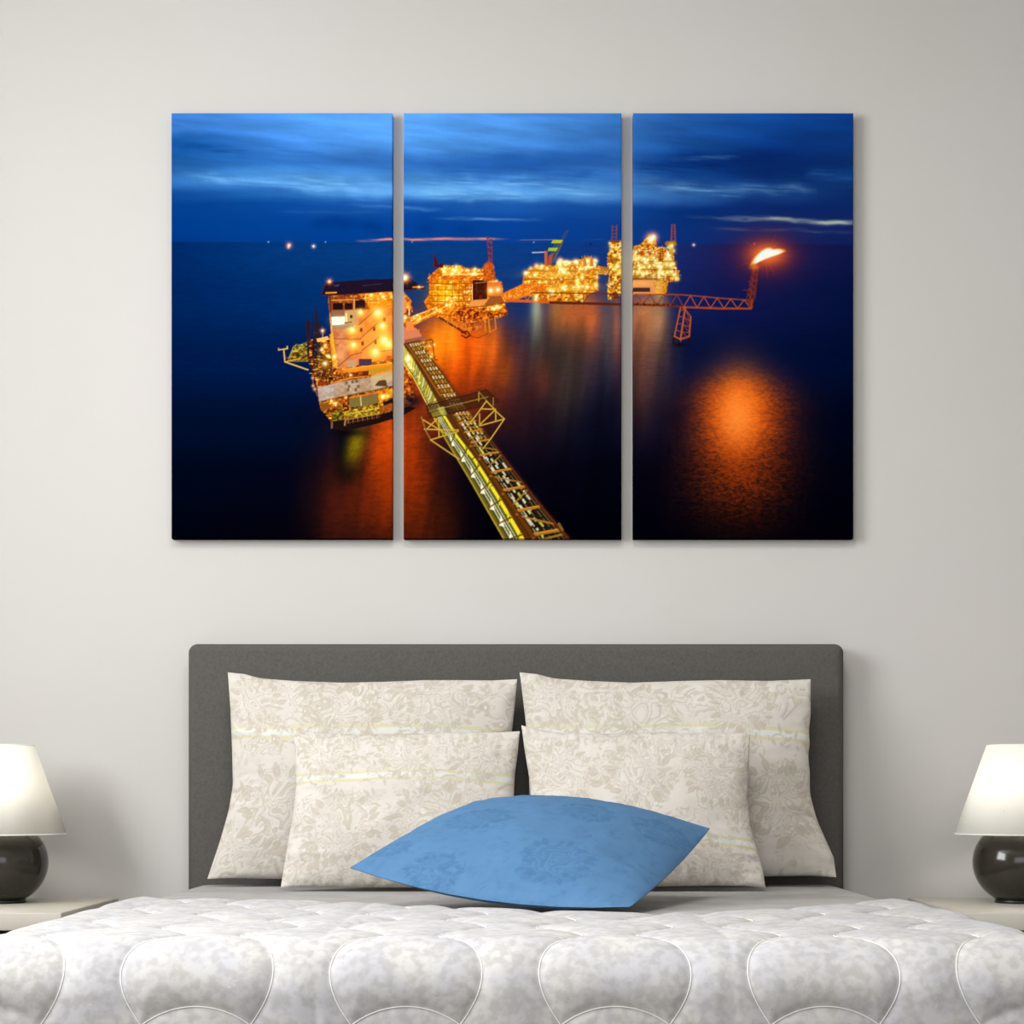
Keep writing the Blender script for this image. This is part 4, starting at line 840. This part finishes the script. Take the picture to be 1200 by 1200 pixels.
def cushion(name, top, bot, left, right, tf, tb, m, img, label, cat, group, res=(260, 190), wr=.004, seed=0, power=.55):
    """Soft cushion: four seam curves span a Coons patch; front and back swell from it."""
    def build(nu, nv):
        T, B, L, Rr = spline(top, nu), spline(bot, nu), spline(left, nv), spline(right, nv)
        u = np.linspace(0, 1, nu)[None, :, None]; v = np.linspace(0, 1, nv)[:, None, None]
        P = (1-v)*T[None]+v*B[None]+(1-u)*L[:, None]+u*Rr[:, None]-((1-u)*(1-v)*T[0]+u*(1-v)*T[-1]+(1-u)*v*B[0]+u*v*B[-1])
        du = np.gradient(P, axis=1); dv = np.gradient(P, axis=0); N = np.cross(dv, du); N /= np.linalg.norm(N, axis=-1, keepdims=True)+1e-9
        N = N.mean((0, 1)); N /= np.linalg.norm(N)
        if N[1] > 0: N = -N
        U, Vv = u[..., 0]+0*v[..., 0], v[..., 0]+0*u[..., 0]
        e = np.clip(16*U*(1-U)*Vv*(1-Vv), 0, 1)
        edge = np.minimum(np.minimum(U, 1-U)*1.4, np.minimum(Vv, 1-Vv))
        ring = np.exp(-((edge-.07)/.07)**2)*np.clip(edge/.02, 0, 1)
        wrk = (fbm(U*26+seed, Vv*7+seed, 400+seed, 2)-.5)*np.exp(-np.minimum(Vv, 1-Vv)/.12)+(fbm(U*7+seed, Vv*20+seed, 410+seed, 2)-.5)*np.exp(-np.minimum(U, 1-U)/.12)
        soft = (fbm(U*4+seed*3, Vv*3+seed, 420+seed, 3)-.5)*e
        return P, N, e**power, wrk*np.clip(edge/.02, 0, 1), soft, U, Vv
    nu, nv = res
    P, N, e, wrk, soft, U, Vv = build(nu, nv)
    A = P+N*(tf*e+wr*2.4*wrk+.02*soft+.0005)[..., None]
    ih, iw = img.shape[:2]
    fx = np.clip(U*(iw-1), 0, iw-1.001); fy = np.clip(Vv*(ih-1), 0, ih-1.001); i = fx.astype(int); j = fy.astype(int); a = (fx-i)[..., None]; b = (fy-j)[..., None]
    col = (img[j, i]*(1-a)+img[j, i+1]*a)*(1-b)+(img[j+1, i]*(1-a)+img[j+1, i+1]*a)*b
    n2, m2 = 60, 44
    P2, N2, e2, w2, s2, U2, V2 = build(n2, m2)
    D = P2-N2*(tb*e2+.0005)[..., None]
    cb = img[(V2*(ih-1)).astype(int), ((1-U2)*(iw-1)).astype(int)]
    V = np.concatenate([A.reshape(-1, 3), D.reshape(-1, 3)])
    org = np.array([V[:, 0].mean(), V[:, 1].mean(), V[:, 2].min()])
    fl = np.cross(A[nv//2, nu//2+1]-A[nv//2, nu//2], A[nv//2+1, nu//2]-A[nv//2, nu//2]) @ N < 0
    Fs = np.concatenate([grid_faces(nu, nv, 0, fl), grid_faces(n2, m2, nu*nv, not fl)])
    o = from_np(name, V-org, Fs, m, None, np.concatenate([col.reshape(-1, 3), cb.reshape(-1, 3)]))
    o.location = org
    return tag(o, label, cat, group)
def edge3(px, da, db):                                            # seam seen through these points, depth running from da to db
    n = len(px)-1; d = [0]
    for p, q in zip(px[:-1], px[1:]): d.append(d[-1]+math.dist(p, q))
    return [at(p[0], p[1], da+(db-da)*d[k]/d[-1]) for k, p in enumerate(px)]
m_pillow = mat('cream_damask', rough=.85, spec=.2, attr='print', gain=.60, bump=(260, .08, .002))
CB, CC, CH, CD = (229, 222, 213), (207, 197, 181), (241, 237, 229), (184, 173, 157)
lay_big = [(.2, .66, .155), (.55, .7, .16), (.86, .64, .15), (.1, .14, .1), (.42, .2, .12), (.75, .14, .12)]
lay_small = [(.24, .66, .17), (.62, .6, .18), (.9, .75, .14), (.14, .16, .11), (.5, .16, .13), (.82, .2, .12)]
GP = 'cream damask pillows against the headboard'
DT, DB = .165, .25
cushion('pillow', edge3([(267, 788), (287, 790), (305, 795), (345, 798), (400, 800), (450, 799), (500, 797), (540, 797), (575, 797.5), (606, 796)], DT, DT),
        edge3([(243, 1030), (270, 1029), (330, 1030), (450, 1031), (560, 1030), (606, 1030)], DB, DB),
        edge3([(267, 788), (270, 830), (272, 880), (273, 920), (268, 950), (258, 985), (248, 1015), (243, 1030)], DT, DB),
        edge3([(606, 796), (603, 830), (600, 856), (598, 900), (599, 960), (603, 1010), (606, 1030)], DT, DB),
        .085, .05, m_pillow, damask(680, 480, 3, CB, CC, CH, CD, (.30,), lay_big), 'large cream damask pillow on the left, standing directly against the headboard', 'pillow', GP, (320, 230), seed=1)
cushion('pillow', edge3([(609, 788), (630, 790), (648, 795), (690, 798), (740, 800), (800, 798), (845, 797), (900, 798), (950, 796)], DT, DT),
        edge3([(617, 1030), (690, 1031), (800, 1030), (900, 1027), (950, 1026), (980, 1028)], DB, DB),
        edge3([(609, 788), (613, 820), (617, 855), (620, 900), (620, 960), (618, 1010), (617, 1030)], DT, DB),
        edge3([(950, 796), (950, 835), (948, 858), (949, 872), (947, 885), (949, 905), (949, 930), (957, 960), (968, 985), (977, 1005), (980, 1028)], DT, DB),
        .085, .05, m_pillow, damask(680, 480, 4, CB, CC, CH, CD, (.30,), lay_big), 'large cream damask pillow on the right, standing directly against the headboard', 'pillow', GP, (320, 230), seed=2)
ST, SB = .37, .46
cushion('pillow', edge3([(343, 855), (380, 859), (420, 861), (480, 860), (540, 858.5), (580, 858.5), (609, 857)], ST, ST),
        edge3([(329, 1040), (360, 1039), (430, 1040), (520, 1040), (580, 1040), (606, 1040)], SB, SB),
        edge3([(343, 855), (346, 880), (347, 920), (344, 950), (338, 985), (333, 1015), (329, 1040)], ST, SB),
        edge3([(609, 857), (607, 880), (603, 910), (602, 935), (602, 980), (604, 1015), (606, 1040)], ST, SB),
        .07, .055, m_pillow, damask(560, 400, 5, CB, CC, CH, CD, (.33,), lay_small), 'small cream damask pillow leaning in front of the large left pillow', 'pillow', GP, (260, 180), seed=3)
cushion('pillow', edge3([(611, 850), (640, 857), (660, 859), (700, 860), (760, 859), (820, 859), (879, 859)], ST, ST),
        edge3([(616, 1040), (680, 1040), (760, 1039), (830, 1038), (870, 1038), (897, 1040)], SB, SB),
        edge3([(611, 850), (615, 880), (620, 910), (622, 935), (622, 980), (618, 1015), (616, 1040)], ST, SB),
        edge3([(879, 859), (878, 890), (875.5, 936), (880, 971), (888, 999), (894, 1020), (897, 1040)], ST, SB),
        .07, .055, m_pillow, damask(560, 400, 6, CB, CC, CH, CD, (.74,), [(.16, .3, .16), (.5, .3, .17), (.84, .3, .15), (.3, .88, .12), (.8, .9, .12)]), 'small cream damask pillow leaning in front of the large right pillow', 'pillow', GP, (260, 180), seed=4)
m_blue = mat('blue_damask', rough=.8, spec=.25, attr='print', gain=.46, bump=(300, .06, .002))
KA, KB, KC, KD = at(410, 1017, 1.12), at(738, 1063, 1.30), at(832, 971, .76), at(556, 939, .72)
def arc(p, q, sag, n=9, side=(0, 0, 1)):                          # seam drawn slightly inwards or outwards between two corners
    return [p+(q-p)*t+np.array(side)*sag*4*t*(1-t) for t in np.linspace(0, 1, n)]
cushion('cushion', arc(KD, KC, .028), arc(KA, KB, -.026, side=(.2, .2, 1)), arc(KD, KA, .006), arc(KC, KB, -.012),
        .068, .055, m_blue, damask(560, 560, 8, (98, 150, 200), (82, 134, 184), (97, 149, 199), (68, 116, 164), None, [(.26, .52, .12), (.66, .78, .13), (.6, .32, .1), (.88, .28, .11), (.3, .08, .1), (.28, .92, .1), (.62, .04, .09), (.05, .8, .08)]),
        'bright blue damask cushion lying on the bed in front of the cream pillows', 'cushion', None, (230, 230), wr=.002, seed=5, power=.72)

# ---------------------------------------------------------------- nightstands and lamps
m_ns = mat('pale_oak_lacquer', lin(212, 206, 194, .62), .55, .3, noise=(5, lin(206, 199, 186, .62), .4, .6))
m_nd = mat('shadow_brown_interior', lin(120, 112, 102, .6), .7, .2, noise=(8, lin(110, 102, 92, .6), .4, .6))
NZ = .554
def nightstand(xc, label):
    t = thing('nightstand', label, 'nightstand', (xc, -.33, 0), 'nightstands beside the bed')
    hw = .25
    box_obj('tabletop', -hw, hw, -.29, .29, NZ-.042, NZ, m_ns, t, .003)
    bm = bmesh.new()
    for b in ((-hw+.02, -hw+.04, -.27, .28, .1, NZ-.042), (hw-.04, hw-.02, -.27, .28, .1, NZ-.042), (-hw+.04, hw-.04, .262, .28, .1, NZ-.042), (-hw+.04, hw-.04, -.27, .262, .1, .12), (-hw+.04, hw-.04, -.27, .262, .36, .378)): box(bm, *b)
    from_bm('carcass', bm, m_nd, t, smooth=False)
    box_obj('drawer_front', -hw+.042, hw-.042, -.275, -.257, .124, .356, m_ns, t, .002)
    for x in (-hw+.05, hw-.05):
        for y in (-.24, .25): box_obj('leg', x-.02, x+.02, y-.02, y+.02, 0, .1, m_ns, t, .003)
    return t
nightstand(-1.306, 'pale nightstand left of the bed, with its corner showing')
nightstand(1.285, 'pale nightstand right of the bed, mostly hidden by the quilt')
m_glaze = mat('dark_brown_glaze', lin(43, 39, 33), .16, .3, coat=.15)
m_foot = mat('black_foot', lin(20, 19, 17), .4, .4, noise=(30, lin(28, 26, 24), .4, .6))
m_metal = mat('brushed_metal', lin(170, 165, 155), .35, .5, metal=1, noise=(80, lin(150, 145, 138), .4, .6))
m_bulb = bpy.data.materials.new('lit_bulb'); m_bulb.use_nodes = True
_b = m_bulb.node_tree.nodes['Principled BSDF']; _b.inputs['Base Color'].default_value = (1, .95, .85, 1); _b.inputs['Emission Color'].default_value = (1, .95, .85, 1); _b.inputs['Emission Strength'].default_value = 20
m_shade = bpy.data.materials.new('cream_shade_fabric'); m_shade.use_nodes = True
nt2 = m_shade.node_tree; nt2.nodes.remove(nt2.nodes['Principled BSDF'])
df = nt2.nodes.new('ShaderNodeBsdfDiffuse'); tr = nt2.nodes.new('ShaderNodeBsdfTranslucent'); mx = nt2.nodes.new('ShaderNodeMixShader'); mx.inputs[0].default_value = .4
n_ = nt2.nodes.new('ShaderNodeTexNoise'); n_.inputs['Scale'].default_value = 300; cr = nt2.nodes.new('ShaderNodeMix'); cr.data_type = 'RGBA'
cr.inputs[6].default_value = lin(250, 248, 240, .93); cr.inputs[7].default_value = lin(252, 250, 244, .95)
nt2.links.new(n_.outputs[0], cr.inputs[0]); nt2.links.new(cr.outputs[2], df.inputs[0]); nt2.links.new(cr.outputs[2], tr.inputs[0])
nt2.links.new(df.outputs[0], mx.inputs[1]); nt2.links.new(tr.outputs[0], mx.inputs[2]); nt2.links.new(mx.outputs[0], nt2.nodes['Material Output'].inputs[0])
def lamp(xc, label):
    t = thing('table_lamp', label, 'table lamp', (xc, -.25, NZ), 'table lamps on the nightstands')
    z0 = .102; prof = [(.0005, .006)]
    for k in range(33):
        a = -1.12+k/32*(1.12+1.25); prof.append((.1125*math.cos(a), z0+.106*math.sin(a)))
    prof += [(.03, .207), (.02, .212), (.0005, .212)]
    lathe('lamp_base', prof, m_glaze, t, 96)
    lathe('foot', [(.0005, 0), (.056, 0), (.058, .003), (.056, .010), (.0005, .010)], m_foot, t, 64)
    sh = lathe('lamp_shade', [(.157, .173), (.0775, .399), (.0757, .399), (.1552, .173)], m_shade, t, 128, closed=True)
    for zz, rr in ((.174, .1562), (.398, .0768)):
        bm = bmesh.new(); tube(bm, [(rr*math.cos(6.2832*k/96), rr*math.sin(6.2832*k/96), zz) for k in range(97)], .0016, 8, False)
        bmesh.ops.remove_doubles(bm, verts=bm.verts, dist=.0002); from_bm('shade_rim', bm, m_shade, sh)
    bm = bmesh.new(); tube(bm, [(0, 0, .21), (0, 0, .242)], .014, 20)
    for k in range(3):
        a = 2.094*k; tube(bm, [(.014*math.cos(a), .014*math.sin(a), .235), (.136*math.cos(a), .136*math.sin(a), .232)], .0018, 6)
    from_bm('socket', bm, m_metal, t)
    lathe('bulb', [(.0005, .238), (.013, .24), (.018, .247), (.032, .258), (.040, .275), (.041, .285), (.036, .303), (.022, .318), (.0005, .323)], m_bulb, t, 32)
lamp(-1.301, 'table lamp with cream shade and round dark base, left of the bed')
lamp(1.267, 'table lamp with cream shade and round dark base, right of the bed')
